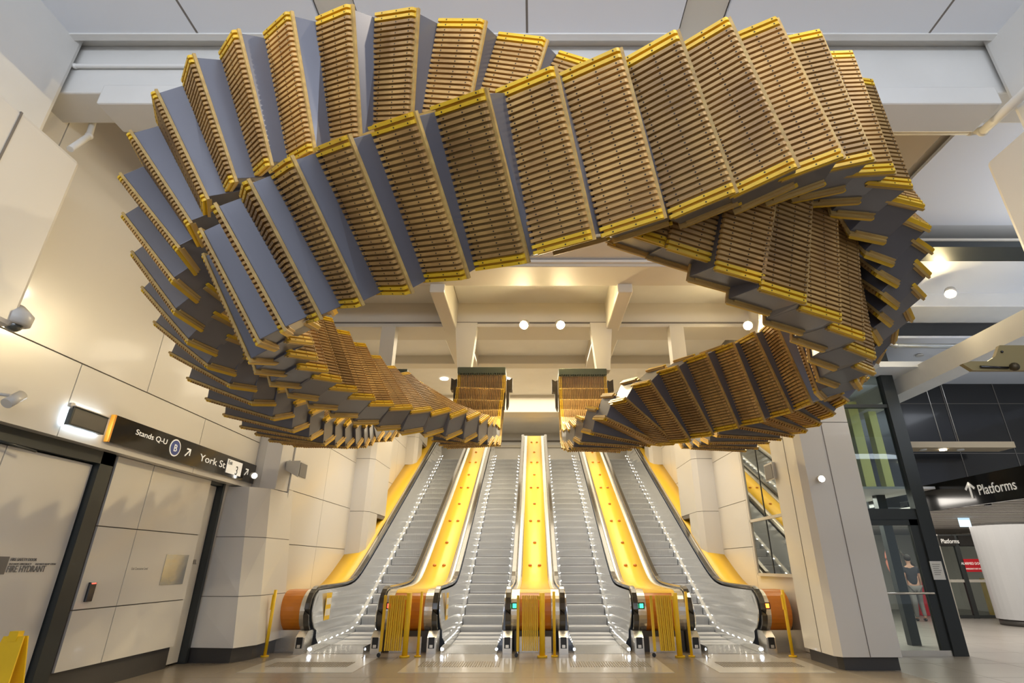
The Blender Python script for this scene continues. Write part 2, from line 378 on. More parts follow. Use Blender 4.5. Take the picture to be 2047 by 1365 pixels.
def make_strand(key, D, TH, label, root_loc):
    i0, U_ = UN[key]['i0'], UN[key]['u']
    root = thing('escalator_sculpture_strand', label, 'sculpture', root_loc, 'the two interwoven strands of old escalator steps')
    tm, ym, ym2 = tread_meshes(D, 1.0)
    fr = []
    for c in U_:
        C = V(c[:3]); U = V(c[3:6]).normalized(); W = V(c[6:9]); W = (W - U * W.dot(U)).normalized(); N = U.cross(W)
        fr.append((C, U, W, N))
    tcase = TH / 2 - .05; du = .183; dw = .468
    def corner(f, u, w, n): return f[0] + f[1] * u * du + f[2] * w * dw + f[3] * n * tcase
    for k, f in enumerate(fr):
        C, U, W, N = f
        b = MB()
        M = Matrix(((U.x, W.x, N.x, C.x), (U.y, W.y, N.y, C.y), (U.z, W.z, N.z, C.z), (0, 0, 0, 1)))
        b.obox((0, 0, 0), (1, 0, 0), (0, 1, 0), (0, 0, 1), (2 * du, 2 * dw, 2 * tcase), casing, .004)
        g = fr[min(k + 1, len(fr) - 1)]
        if k + 1 < len(fr) and max((corner(g, -1, w, n) - corner(f, 1, w, n)).dot(U) for w in (-1, 1) for n in (-1, 1)) > .004:
            Mi = M.inverted(); g = fr[k + 1]
            pts = [Mi @ corner(f, .995, w, n * .99) for w in (-.995, .995) for n in (-1, 1)] + [Mi @ corner(g, -.995, w, n * .99) for w in (-.995, .995) for n in (-1, 1)]
            b.hull(pts, casing)
        st = link('escalator_step', b.mesh('escalator_step'), None, M); par(st, root)
        for sgn in (1, -1):
            R = Matrix.Translation((0, 0, sgn * tcase)) if sgn == 1 else Matrix.Rotation(PI, 4, 'Y') @ Matrix.Translation((0, 0, tcase))
            for nm, me in (('wooden_tread', tm), ('yellow_edge_slats', ym), ('yellow_edge_slats', ym2)):
                o = bpy.data.objects.new(nm, me); COL.objects.link(o); o.parent = st; o.matrix_basis = R
    # comb plates and brackets where each end is bolted up to the ceiling
    for f, s in ((fr[0], -1), (fr[-1], 1)):
        C = f[0]; top = C.z + .20; x, y = C.x, C.y
        b = MB(); b.box((x - .50, y - .24, top - .02), (x + .50, y + .24, top + .12), combM, .01)
        for q in range(26): b.box((x - .48 + q * .0375, y - .25, top - .06), (x - .465 + q * .0375, y - .235, top - .0), combM)
        b.build('comb_plate', root)
        for sx in (-1, 1):
            b = MB(); xx = x + sx * .52
            prof = [(0, .12), (.05, .10), (.12, .14), (.12, -.12), (.06, -.12), (.05, -.42), (.02, -.50), (-.0, -.50)]
            b.prism([(xx + sx * a, y - .12, top - .22 + c) for a, c in prof], (0, .2, 0), ironM)
            b.build('side_bracket', root)
    return root, fr
s1, fr1 = make_strand('one', .385, .41, 'front strand of the looping sculpture, sweeping across the top in front of the other', (fr0 := V(UN['one']['u'][0][:3])))
s2, fr2 = make_strand('two', .385, .40, 'rear strand of the looping sculpture, outermost on the left and passing behind the other', V(UN['two']['u'][0][:3]))

# ================================================================== STRUCTURE
ZC = 7.0
# floor
b = MB(); b.box((-6.5, -3, -.12), (5.6, 12.4, 0), floorM); b.box((5.6, -3, -.12), (20, 30, 0), floorG); 
for x in [-4.8 + 1.2 * i for i in range(9)]: b.box((x - .003, 4, 0), (x + .003, 12.4, .0006), seam)
for y in [5.4 + 1.2 * i for i in range(6)]: b.box((-5.7, y - .003, 0), (5.6, y + .003, .0006), seam)
for x in [6.6 + 1.2 * i for i in range(9)]: b.box((x - .003, 4, 0), (x + .003, 26, .0006), seam)
for y in [5.4 + 1.2 * i for i in range(16)]: b.box((5.6, y - .003, 0), (18, y + .003, .0006), seam)
struct(b.build('floor'), 'beige stone tiled concourse floor')
b = MB(); b.box((-6.5, 12.4, -.32), (5.6, 30, -.2), floorM); struct(b.build('floor'), 'pit slab below the escalators')
b = MB(); b.box((-6.5, 24.4, 5.7), (6.5, 29, 5.9), floorM); struct(b.build('floor'), 'upper landing slab at the top of the escalators')
# ceiling panels near the camera
for (x0, x1) in ((-5.3, -2.35), (-1.9, 1.62), (2.1, 6.6)):
    b = MB(); b.box((x0, -1.5, ZC), (x1, 4.22, ZC + .05), whiteP)
    for xs in ([x0 + (x1 - x0) * .52]): b.box((xs - .012, -1.5, ZC - .002), (xs + .012, 4.2, ZC), seam)
    b.box((x0, 4.16, ZC - .02), (x1, 4.24, ZC + .05), whiteC)
    struct(b.build('ceiling'))
b = MB(); b.box((-6.6, -3, ZC + .10), (17, 14, ZC + .25), whiteC); struct(b.build('ceiling'), 'white concrete slab above the ceiling panels')
for i, (x0, x1) in enumerate(((-2.35, -1.9), (1.62, 2.1))):
    b = MB(); b.box((x0 + .02, -1.5, ZC + .03), (x1 - .02, 4.3, ZC + .12), beige); struct(b.build('trim_1'), 'beige strip between the ceiling panels')
def beam(y0, y1, z0, z1, x0=-5.7, x1=12, m=whiteC, lab='white concrete beam crossing the hall', bev=.02):
    b = MB(); b.box((x0, y0, z0), (x1, y1, z1), m, bev); return struct(b.build('trim_2'), lab)
beam(4.40, 4.85, 6.36, 7.1, -6.4, 8.4, lab='white beam behind the top of the sculpture')
b = MB(); b.box((-4.75, 4.32, 6.12), (-3.35, 4.75, 6.40), whiteC, .02); struct(b.build('trim_2'), 'stepped haunch block under the left end of the beam')
b = MB(); b.box((3.5, 4.32, 6.12), (5.1, 4.75, 6.37), whiteC, .02); struct(b.build('trim_2'), 'haunch block under the right end of the beam')
# dropped panels and beams further in
b = MB(); b.box((-5.6, 6.5, 6.50), (4.5, 8.14, 6.56), whiteC); b.box((-5.6, 8.10, 6.42), (4.5, 8.16, 6.56), whiteC); b.box((-5.6, 8.085, 6.475), (4.5, 8.1, 6.485), seam)
struct(b.build('ceiling'), 'dropped white ceiling panel above the loop')
beam(8.16, 8.88, 6.37, 7.1, -5.7, 4.6, beige)
beam(10.55, 11.3, 6.28, 7.1, -5.2, 4.9, beige)
beam(13.6, 14.0, 6.56, 7.4, -5.2, 5.2, beige)
b = MB(); b.box((-5.2, 10.52, 6.36), (4.9, 10.55, 6.385), seam); struct(b.build('trim_3'), 'dark cable line along the beam face')
for x in (-1.8, 1.72):
    b = MB(); b.box((x - .14, 8.8, 6.2), (x + .14, 10.6, 7.05), beige, .02); struct(b.build('trim_2'), 'short beam running towards the escalators')
    b = MB(); b.box((x - .3, 11.2, 6.45), (x + .3, 13.7, 7.1), beige, .02); struct(b.build('trim_2'), 'deep beam running towards the escalators')
for x in (-1.45, 1.47):
    b = MB(); b.hull([(x + sx * w, 10.6 + sy * .12, z) for sx in (-1, 1) for sy in (-1, 1) for w, z in ((.24, 6.35), (.14, 5.26))], beige)
    struct(b.build('trim_4'), 'tapered hanger post holding up the sculpture')
for x in (-3.13, 3.1):
    b = MB(); b.box((x - .15, 10.5, 5.27), (x + .15, 10.75, 6.3), beige); struct(b.build('trim_4'), 'hanger post behind the sculpture')
for x0, x1 in ((-5.2, -2.1), (-1.65, 1.6), (1.9, 4.9)):
    b = MB(); b.box((x0, 8.9, 6.86), (x1, 10.55, 6.9), whiteC); struct(b.build('ceiling'), 'coffer panel between the beams')
    b = MB(); b.box((x0, 11.3, 6.80), (x1, 13.6, 6.84), whiteC); struct(b.build('ceiling'), 'coffer panel between the rear beams')
b = MB(); b.box((-5.4, 14, 7.7), (5.5, 29, 7.9), whiteC); struct(b.build('ceiling'), 'cream ceiling above the upper landing')
beam(20.2, 21.0, 7.0, 7.8, -5.3, 5.4, beige, 'beige bulkhead above the escalators')
b = MB(); b.box((-5.6, 27, 5.6), (5.6, 27.2, 8), whiteC); b.box((-5.6, 26.9, 7.0), (5.6, 27, 7.12), beige); b.box((-5.6, 26.9, 7.3), (5.6, 27, 7.36), seam)
struct(b.build('wall_back'), 'white wall behind the upper landing')
# panelled walls -------------------------------------------------
def panel_wall(X, ys, zs, nrm, m=white, t=.04, gap=.007):
    b = MB(); b.box((X - nrm * .10, ys[0], zs[0]), (X - nrm * (t - .012), ys[-1], zs[-1]), seam)
    for y0, y1 in zip(ys, ys[1:]):
        for z0, z1 in zip(zs, zs[1:]):
            b.box((X - nrm * t, y0 + gap, z0 + gap), (X, y1 - gap, z1 - gap), m)
    return b
XU = -5.60; XL = -5.75
b = panel_wall(XU, [-1, 1.7, 4.9, 7.4, 10.86], [3.81, 7.3], 1)
b2ys = [-1, 3.4, 6.2, 8.9, 10.86]
for y0, y1 in zip(b2ys, b2ys[1:]): b.box((XU - .04, y0 + .007, 2.90), (XU, y1 - .007, 3.80), white)
b.box((XU - .4, -1, 2.90), (XU - .045, 10.86, 3.0), white); b.box((XU - .1, -1, 3.795), (XU - .03, 10.86, 3.815), seam)
struct(b.build('wall_left'), 'white panelled upper wall on the left')
b = panel_wall(XL, [7.42, 8.18, 9.74], [.30, .98, 1.98, 2.9], 1)
b.box((XL - .3, 7.42, .3), (XL - .04, 7.46, 2.9), white)
b.box((XL - .4, 10.22, .28), (XL - .05, 10.5, 2.9), white)
struct(b.build('wall_left'), 'white lower wall panels between the two cupboard doors')
b = MB(); b.box((XL - .2, 7.45, 0), (XL - .06, 9.74, .3), plinth); struct(b.build('baseboard_left'), 'dark stone skirting under the left wall')
b = MB(); b.box((-6.6, -2, 0), (-6.2, 28, 8), whiteC); struct(b.build('wall_left'), 'structural wall behind the left cladding')
# door 1 : fire hydrant cupboard
b = MB(); b.box((XL - .12, 4.4, .02), (XL - .06, 5.86, 2.72), white); b.box((XL - .12, 5.875, .02), (XL - .06, 7.1, 2.72), white)
d1 = struct(b.build('door_1'), 'white double door of the fire hydrant cupboard')
b = MB(); b.box((XL - .12, 7.12, 0), (XL + .02, 7.35, 2.9), greyP); b.box((XL - .12, 4.2, 2.74), (XL + .02, 7.35, 2.9), greyP); b.box((XL - .3, 4.2, 2.9), (XL - .1, 7.4, 3.0), greyP)
b.build('door_frame', d1)
b = MB(); b.tube([(XL + .0, 5.6, 2.74), (XL + .06, 6.1, 2.70)], .014, greyP); b.build('door_closer', d1)
xt = XL - .055
def fit_text(st, p0, p1, hh, X, m, parent):
    a, c = pt(*p0, X=X), pt(*p1, X=X); o = text('lettering', st, hh, (X, 0, 0), (0, 1, 0), (0, 0, 1), m, None)
    ys_ = [v.co.y for v in o.data.vertices]; k = (c.y - a.y) / (max(ys_) - min(ys_)); y_0 = min(ys_)
    for v in o.data.vertices: v.co.y = (v.co.y - y_0) * k + a.y; v.co.z += a.z
    par(o, parent); return o
fit_text('FIRE HYDRANT', (12, 1144), (88, 1146), .10, xt, textG, d1)
fit_text('FIRE SAFETY DOOR', (21, 1121), (72, 1124), .045, xt, textG, d1)
fit_text('DO NOT OBSTRUCT      DO NOT KEEP OPEN', (18, 1129), (110, 1131), .028, xt, textG, d1)
pa = pt(-6, 1112, X=xt); pb = pt(7, 1148, X=xt); b = MB(); b.box((xt, pa.y, pb.z), (xt + .004, pb.y, pa.z), textG); b.build('pictogram_panel', d1)
b = MB(); b.box((XL - .06, 5.0, 1.7), (XL - .045, 5.42, 2.35), barY); b.box((XL - .045, 5.1, 1.8), (XL - .04, 5.3, 2.1), black); tag(b.build('warning_notice'), 'yellow notice on the fire hydrant door at the left edge', 'notice')
# door 2 : hose reel cupboard
b = MB(); b.box((XL - .16, 9.76, .03), (XL - .12, 10.14, 2.84), white); d2 = struct(b.build('door_2'), 'narrow hose reel cupboard door standing ajar')
b = MB(); b.box((XL - .14, 10.15, 0), (XL - .0, 10.22, 2.9), greyP); b.box((XL - .14, 9.76, 2.85), (XL - .02, 10.2, 2.9), greyP); b.build('door_frame', d2)
text('lettering', 'HOSE REEL', .10, (XL - .115, 9.55, 1.52), (0, 1, 0), (0, 0, 1), textG, d2)
# left column beside the escalators
def poly_column(name, pts, z0, z1, m, lab, zsplit=()):
    b = MB(); zs = [z0, *zsplit, z1]
    for a, c in zip(zs, zs[1:]): b.prism([(x, y, a + .006) for x, y in pts], (0, 0, c - a - .012), m)
    cx_ = sum(p[0] for p in pts) / len(pts); cy_ = sum(p[1] for p in pts) / len(pts)
    b.prism([(cx_ + (x - cx_) * .97, cy_ + (y - cy_) * .97, z0) for x, y in pts], (0, 0, z1 - z0), seam)
    return struct(b.build(name), lab)
def taper_column(name, p0, p1, z0, z1, lab, zs, m=white):
    b = MB(); L = [z0, *zs, z1]
    at = lambda z, k: tuple(p0[k][i] + (p1[k][i] - p0[k][i]) * (z - z0) / (z1 - z0) for i in (0, 1))
    for za, zb_ in zip(L, L[1:]):
        b.hull([(*at(z, k), z) for z in (za + .006, zb_ - .006) for k in range(len(p0))], m)
    cx_ = sum(p[0] for p in p0) / len(p0); cy_ = sum(p[1] for p in p0) / len(p0)
    for zj in zs: b.hull([(cx_ + (at(zj, k)[0] - cx_) * .985, cy_ + (at(zj, k)[1] - cy_) * .985, z) for z in (zj - .02, zj + .02) for k in range(len(p0))], seam)
    return struct(b.build(name), lab)
taper_column('wall_left', [(-5.95, 10.25), (-5.0, 10.15), (-4.80, 10.55), (-4.80, 11.6), (-5.95, 11.6)], [(-5.95, 10.4), (-5.42, 10.45), (-5.15, 10.75), (-5.08, 11.6), (-5.95, 11.6)], .22, 2.89, 'white clad column left of the escalators, widening to its foot', (1.0, 1.98))
taper_column('wall_left', [(-5.95, 10.87), (-5.44, 10.87), (-5.18, 11.0), (-5.08, 11.6), (-5.95, 11.6)], [(-5.95, 10.87), (-5.44, 10.87), (-5.18, 11.0), (-5.08, 11.6), (-5.95, 11.6)], 2.9, 7.3, 'upper part of the white column left of the escalators', (4.6,))
b = MB(); b.prism([(-5.95, 10.3, 0), (-5.05, 10.22, 0), (-4.88, 10.6, 0), (-4.88, 11.6, 0), (-5.95, 11.6, 0)], (0, 0, .22), plinth); struct(b.build('baseboard_left'), 'dark plinth of the left column')
# right column
poly_column('wall_right', [(5.72, 9.5), (4.80, 9.5), (4.72, 9.62), (4.72, 10.6), (4.95, 10.9), (5.3, 11.2), (5.72, 11.2)], .18, 7.3, white, 'white clad column right of the escalators', (3.9,))
b = MB(); b.prism([(5.70, 9.58, 0), (4.84, 9.58, 0), (4.80, 9.7, 0), (4.80, 10.6, 0), (5.3, 11.2, 0), (5.7, 11.2, 0)], (0, 0, .18), plinth); struct(b.build('baseboard_right'), 'dark plinth of the right column')
b = MB(); b.box((5.22, 9.495, .18), (5.232, 9.51, 7.2), seam); b.box((4.715, 10.0, .18), (4.73, 10.012, 7.2), seam); struct(b.build('trim_5'), 'vertical joints of the right column cladding')
# escalator well side walls
b = panel_wall(-5.08, [11.4, 13.35, 15.5, 17.6, 20, 22, 27], [.0, 1.9, 2.95, 4.2, 5.8, 7.7], 1); struct(b.build('wall_left'), 'glossy white panels beside the left escalator')
b = panel_wall(5.13, [11.1, 13.35, 15.5, 17.6, 20, 22, 27], [.0, 1.9, 2.95, 4.2, 5.8, 7.7], -1); struct(b.build('wall_right'), 'glossy white panels beside the right escalator')
for sx, xo in ((-1, -.04), (1, .04)):
    for (ya, yb_, xin) in ((15.4, 17.2, 4.52), (21.3, 23.2, 4.6)):
        P = [(5.2, ya), (xin + .13, ya), (xin, ya + .14), (xin, yb_), (5.2, yb_)]
        zb = .577 * (ya - 14.05) + .95
        b = MB()
        zz = [zb, zb + 1.15, zb + 2.6, 7.7]
        for a, c in zip(zz, zz[1:]):
            if a == zb: b.hull([(sx * x + xo, y, zz[1] - .006) for x, y in P[:2] + P[2:3] + [(P[2][0], ya + .9), (5.2, ya + .9)]] + [(sx * x + xo, y, .577 * (y - 14.05) + .99) for x, y in P[:2] + P[2:3] + [(P[2][0], ya + .9), (5.2, ya + .9)]], white)
            else: b.prism([(sx * x + xo, y, a + .006) for x, y in P], (0, 0, c - a - .012), white)
        b.prism([(sx * (x + .01) + xo, y + .01, zz[1] - .1) for x, y in P], (0, 0, 7.7 - zz[1] + .1), seam)
        struct(b.build('wall_left' if sx < 0 else 'wall_right'), 'white pilaster rising off the yellow deck')
# big clad columns close to the camera
for sx in (-1, 1):
    b = MB(); b.box((sx * 4.9, 2.3, 3.56), (sx * 5.7, 4.58, 5.52), white, .05)
    b.box((sx * 4.893, 3.84, 3.58), (sx * 4.91, 3.86, 5.5), seam)
    struct(b.build('wall_left' if sx < 0 else 'wall_right'), 'white clad column casing high up near the camera')
    b = MB(); b.box((sx * 5.2, 2.5, 5.5), (sx * 6.2, 4.36, 7.2), whiteC, .06); struct(b.build('wall_left' if sx < 0 else 'wall_right'), 'concrete column top above the cladding')
# right hand side ceilings
b = MB()
b.box((5.8, 5.0, 6.95), (12, 7.75, 7.0), whiteP); b.box((5.0, 8.3, 6.60), (12, 9.6, 6.66), whiteP); b.box((5.0, 7.72, 6.62), (12, 8.32, 6.66), beige)
struct(b.build('ceiling'), 'cool white ceiling panels on the right')
b = MB(); b.box((5.0, 7.74, 6.5), (12, 8.2, 6.61), greyP); struct(b.build('trim_6'), 'dark recessed slot in the right ceiling')
beam(9.6, 10.4, 6.30, 7.1, 4.9, 12, whiteC, 'white beam over the glass screen')
b = MB(); b.box((4.4, 4.9, 6.55), (5.2, 8.2, 7.05), brownB); struct(b.build('trim_2'), 'tan beam running back on the right')
b = MB(); b.box((5.2, 10.4, 5.95), (15, 16, 6.0), whiteP); b.box((7.2, 10.4, 5.3), (8.4, 14.5, 5.42), whiteP)
struct(b.build('ceiling'), 'cool white ceiling panels beyond the beam')
b = MB(); b.box((8.0, 3, 4.95), (8.46, 14.5, 5.35), whiteC); struct(b.build('trim_2'), 'white edge beam above the dark bulkhead')
# dark wall over the platforms passage
b = MB(); b.box((8.3, 13.5, 2.8), (17, 13.7, 8), black)
for x in (9.4, 10.8, 12.2, 13.6): b.box((x - .008, 13.49, 2.8), (x + .008, 13.5, 8), seam)
for z in (4.1, 5.4): b.box((8.3, 13.49, z), (17, 13.5, z + .012), seam)
struct(b.build('wall_back'), 'glossy black panelled wall above the platforms passage')
b = MB(); b.box((8.4, 6, 2.60), (16, 26, 2.70), whiteC); 
for i in range(60): b.box((8.45, 6.1 + i * .3, 2.59), (16, 6.115 + i * .3, 2.60), seam)
struct(b.build('ceiling'), 'low slatted ceiling of the platforms passage')
b = MB(); b.box((5.75, 11.3, 2.95), (8.3, 16.9, 3.0), whiteC); struct(b.build('ceiling'), 'low ceiling behind the glass door')
b = MB(); b.box((16, 6, 0), (16.2, 30, 6), white); struct(b.build('wall_right'), 'far right wall of the passage')
b = MB(); b.box((5.5, 22, 0), (16.2, 22.2, 6), white); struct(b.build('wall_back'), 'white wall at the far end of the passage')
b = MB(); b.box((5.55, 14.6, 0), (5.7, 26, 7), white); struct(b.build('wall_right'), 'white side wall behind the glass screen')

# ================================================================== ESCALATORS
def zn(y):
    s = y - 14.05; r = .577 * .5 * (s + math.sqrt(s * s + .22))
    return max(0, r - .012)
YT = 24.4
def ypath(y0, y1, st=.25):
    n = max(2, int((y1 - y0) / st)); return [y0 + (y1 - y0) * i / n for i in range(n + 1)]
CX = .04
step_me = None
def make_step():
    b = MB(); b.prism([(-.5, 0, 0), (-.5, .004, -.03), (-.5, .03, -.10), (-.5, .045, -.17), (-.5, .03, -.25), (-.5, .05, -.30), (-.5, .41, -.30), (-.5, .41, 0)], (1, 0, 0), stepM)
    b.box((-.5, -.002, -.232), (.5, .03, -.205), plinth)  # dark strip put in for the shaded gap below the nosing
    for i in range(34):
        x = -.49 + i * .0288; b.prism([(x, -.006, 0), (x, -.002, -.03), (x, .024, -.10), (x, .039, -.17), (x, .024, -.24), (x, .05, -.24), (x, .05, -.01)], (.012, 0, 0), stepM); b.box((x, .0, 0), (x + .012, .40, .008), stepM)
    return b.mesh('step')
NEWEL_Y = 11.35; RB = .36
def handrail_path(x, lean=0):
    P = []
    for i in range(13):      # newel: from the boot up round to the top
        a = math.radians(-82 + i * (172 / 12.)); P.append((x, NEWEL_Y + .40 - math.cos(a) * .40, .70 + math.sin(a) * .40))
    for y in ypath(NEWEL_Y + .5, YT): P.append((x, y, 1.10 + zn(y)))
    return P
RAILPROF = [(-.05, -.024), (.05, -.024), (.056, 0), (.044, .024), (-.044, .024), (-.056, 0)]
def make_escalator(xc, label):
    root = thing('escalator', label, 'escalator', (xc, 11.2, 0), 'the four escalators')
    global step_me
    if step_me is None: step_me = make_step()
    for n in range(30):
        y = 12.35 + .4 * n; z = zn(y + .28)
        o = bpy.data.objects.new('step', step_me); COL.objects.link(o); o.location = (xc, y, z + (-.012 if z < .02 else 0)); par(o, root)
    b = MB(); b.box((xc - .5, 11.25, -.02), (xc + .5, 12.36, .004), combS)
    for i in range(30): b.box((xc - .49 + i * .033, 12.34, -.01), (xc - .475 + i * .033, 12.46, .008), combS)
    b.build('comb_plate', root)
    for sx in (-1, 1):
        xi = xc + sx * .512; xo = xc + sx * .635; xr = xc + sx * .70
        Y = ypath(11.15, YT)
        b = MB(); i = b.mi(steelP)     # skirt + leaning inner panel
        for y0, y1 in zip(Y, Y[1:]):
            for (xa, za), (xb, zb) in (((xi, -.15), (xi, .12)), ((xi, .12), (xi + sx * .05, .20)), ((xi + sx * .05, .20), (xo, 1.04))):
                if y0 < 11.6 and za > .1 : continue
                vs = [b.bm.verts.new(p) for p in ((xa, y0, zn(y0) + za), (xa, y1, zn(y1) + za), (xb, y1, zn(y1) + zb), (xb, y0, zn(y0) + zb))]
                f = b.bm.faces.new(vs); f.material_index = i; f.smooth = True
        # rounded balustrade end
        ring = [(NEWEL_Y + .42 - math.cos(math.radians(a)) * .36, .68 + math.sin(math.radians(a)) * .36) for a in range(-78, 91, 12)]
        pts = [(xi + sx * .05 + (xo - xi - sx * .05) * (z - .2) / .84, y, z) for y, z in ring] + [(xo, 11.7, 1.04), (xi + sx * .05, 11.7, .20)]
        b.prism(pts, (sx * .02, 0, 0), steelP)
        b.build('balustrade', root)
        b = MB()
        for y in ypath(11.75, YT, .33):
            b.ball((xi - sx * .006, y, zn(y) + .135), .0085, ledM, seg=6)
        b.build('skirt_lights', root)
        b = MB(); b.ball((xi - sx * .012, 11.28, .07), .024, ledC, seg=10); b.build('threshold_lamp', root)
        b = MB(); b.tube(handrail_path(xr), 1, railM, prof=RAILPROF, up=(1, 0, 0) if False else (0, 0, 1)); b.build('handrail', root)
        b = MB(); b.hull([(xr + sy * .085, y, z) for sy in (-1, 1) for y, z in ((11.22, .0), (11.22, .26), (11.36, .36), (11.62, .36), (11.62, 0))], steel)
        b.box((xr - .055, 11.20, .09), (xr + .055, 11.23, .27), blackR); b.box((xr - .03, 11.19, .10), (xr + .03, 11.2, .15), steel)
        b.build('newel_boot', root)
    return root
XE = [CX - 3.66, CX - 1.22, CX + 1.22, CX + 3.66]
for x, l in zip(XE, ('leftmost of the four escalators, beside the left wall', 'second escalator from the left, between the left and middle yellow decks', 'third escalator from the left, just right of the middle yellow deck', 'rightmost of the four escalators, next to the mirrored window')):
    make_escalator(x, l)
def strip(b, xa, xb, dz, y0, y1, m, dza=None, th=.03):
    i = b.mi(m); dza = dz if dza is None else dza
    Y = ypath(y0, y1)
    rows = [[b.bm.verts.new(p) for p in ((xa, y, zn(y) + dza), (xb, y, zn(y) + dz), (xb, y, zn(y) + dz - th), (xa, y, zn(y) + dza - th))] for y in Y]
    for a, c in zip(rows, rows[1:]):
        for k in range(4):
            f = b.bm.faces.new((a[k], a[(k + 1) % 4], c[(k + 1) % 4], c[k])); f.material_index = i; f.smooth = k in (0, 2)
def drum(b, x0, x1, r, m, a0=-75, a1=90):
    P = [(0, NEWEL_Y + .44 - math.cos(math.radians(a)) * r, .68 + math.sin(math.radians(a)) * r) for a in range(a0, a1 + 1, 11)]
    P += [(0, NEWEL_Y + .7, .68 + r), (0, NEWEL_Y + .7, .68 - r)]
    b.prism([(x0, y, z) for _, y, z in P], (x1 - x0, 0, 0), m)
def make_island(xc, label, cat='deck'):
    root = thing('escalator_deck', label, cat, (xc, 11.3, 0), 'yellow decks between and beside the escalators')
    b = MB(); strip(b, xc - .31, xc + .31, 1.055, 11.95, YT, deckY); 
    for f in b.bm.faces: pass
    b.build('yellow_panel', root)
    for sx in (-1, 1):
        b = MB(); strip(b, xc + sx * .312, xc + sx * .47, 1.06, 11.9, YT, steel)
        b.build('steel_capping', root)
    b = MB(); drum(b, xc - .30, xc + .30, .375, drumO, a1=66); b.build('end_drum', root)
    b = MB(); drum(b, xc - .303, xc + .303, .378, deckY, a0=58, a1=90); b.build('drum_top', root)
    for sx in (-1, 1):
        b = MB(); drum(b, xc + sx * .305, xc + sx * .47, .38, steel); b.build('steel_drum_band', root)
    b = MB(); b.box((xc - .40, 11.55, 0), (xc + .40, 12.4, .34), plinth); b.box((xc - .30, 11.40, .0), (xc + .30, 11.6, .26), steel); b.build('base', root)
    b = MB(); b.box((xc - .52, 11.9, -.2), (xc + .52, 12.6, .9), greyP); 
    for y0, y1 in zip(ypath(12.6, YT, .6), ypath(12.6, YT, .6)[1:]): b.hull([(xc + s * .5, y, zn(y) + z) for s in (-1, 1) for y in (y0, y1) for z in (-.2, .9)], greyP)
    b.build('inner_body', root)
    k = 0; y = 14.75
    while y < 23.6:
        for dx in ((-.12, .12) if k % 2 == 0 else (0,)):
            b = MB(); z = zn(y) + 1.055
            b.ball((xc + dx, y, z + .012), .048, drumO, (1, 1, .8), 14); b.build('stop_knob', root)
        k += 1; y += 1.05 if k % 2 else 1.15
    return root
make_island(CX - 2.44, 'yellow deck left of the middle one, with stop knobs'); make_island(CX, 'middle yellow deck on the centre line of the hall'); make_island(CX + 2.44, 'yellow deck right of the middle one, with stop knobs')
for sx in (-1, 1):
    xh = CX + sx * 4.36
    root = thing('escalator_deck', 'outer yellow deck against the %s wall ending in an orange drum' % ('left' if sx < 0 else 'right'), 'deck', (xh, 11.3, 0), 'yellow decks between and beside the escalators')
    xw = -5.08 if sx < 0 else 5.13
    b = MB(); strip(b, xh + sx * .14, xw, .98, 12.0, YT, deckY, dza=1.05); b.build('yellow_panel', root)
    b = MB(); strip(b, xh + sx * .04, xh + sx * .14, 1.06, 11.9, YT, steel); b.build('steel_capping', root)
    b = MB(); drum(b, xh + sx * .16, xh + sx * .56, .375, drumO, a1=90); b.build('end_drum', root)
    b = MB(); drum(b, xh + sx * .03, xh + sx * .16, .38, steel); b.build('steel_drum_band', root)
    b = MB(); b.box((min(xh + sx * .1, xw), 11.5, 0), (max(xh + sx * .1, xw), 12.5, .36), steel); b.build('base', root)
    b = MB(); b.box((min(xh + sx * .12, xw), 11.9, -.1), (max(xh + sx * .12, xw), 12.6, .85), greyP)
    for y0, y1 in zip(ypath(12.6, YT, .6), ypath(12.6, YT, .6)[1:]): b.hull([(x, y, zn(y) + z) for x in (xh + sx * .1, xw) for y in (y0, y1) for z in (-.2, .88)], greyP)
    b.build('inner_body', root)
# indicator lamps on the drums
def lamp(x, m, lab):
    b = MB(); b.box((x - .035, NEWEL_Y + .05, .745), (x + .035, NEWEL_Y + .09, .82), m); b.box((x - .06, NEWEL_Y + .06, .725), (x + .06, NEWEL_Y + .1, .84), black)
    tag(b.build('indicator_lamp'), lab, 'lamp')
lamp(CX - 2.44 - .37, redL, 'red no-entry indicator on the left island beside the folded barrier')
lamp(CX - .40, grnL, 'small green go indicator at the left of the middle island')
lamp(CX + 2.44 - .40, grnL, 'green walking-figure indicator on the right island')
lamp(CX + 4.36 + .10, orgL, 'orange-red no-entry indicator on the rightmost drum')
# safety stickers on inner balustrades
def sticker(x, lab, y=12.0):
    b = MB(); s = 1 if x < 0 else -1
    b.box((x, y, .48), (x + s * .004, y + .30, .98), barY)
    for r in range(2):
        for c in range(3): b.box((x + s * .004, y + .03 + c * .09, .56 + r * .2), (x + s * .006, y + .10 + c * .09, .68 + r * .2), paper)
    tag(b.build('safety_sticker'), lab, 'sticker')
sticker(XE[0] - .585, 'yellow safety sticker inside the leftmost escalator'); sticker(XE[1] - .585, 'faint yellow safety sticker inside the second escalator')
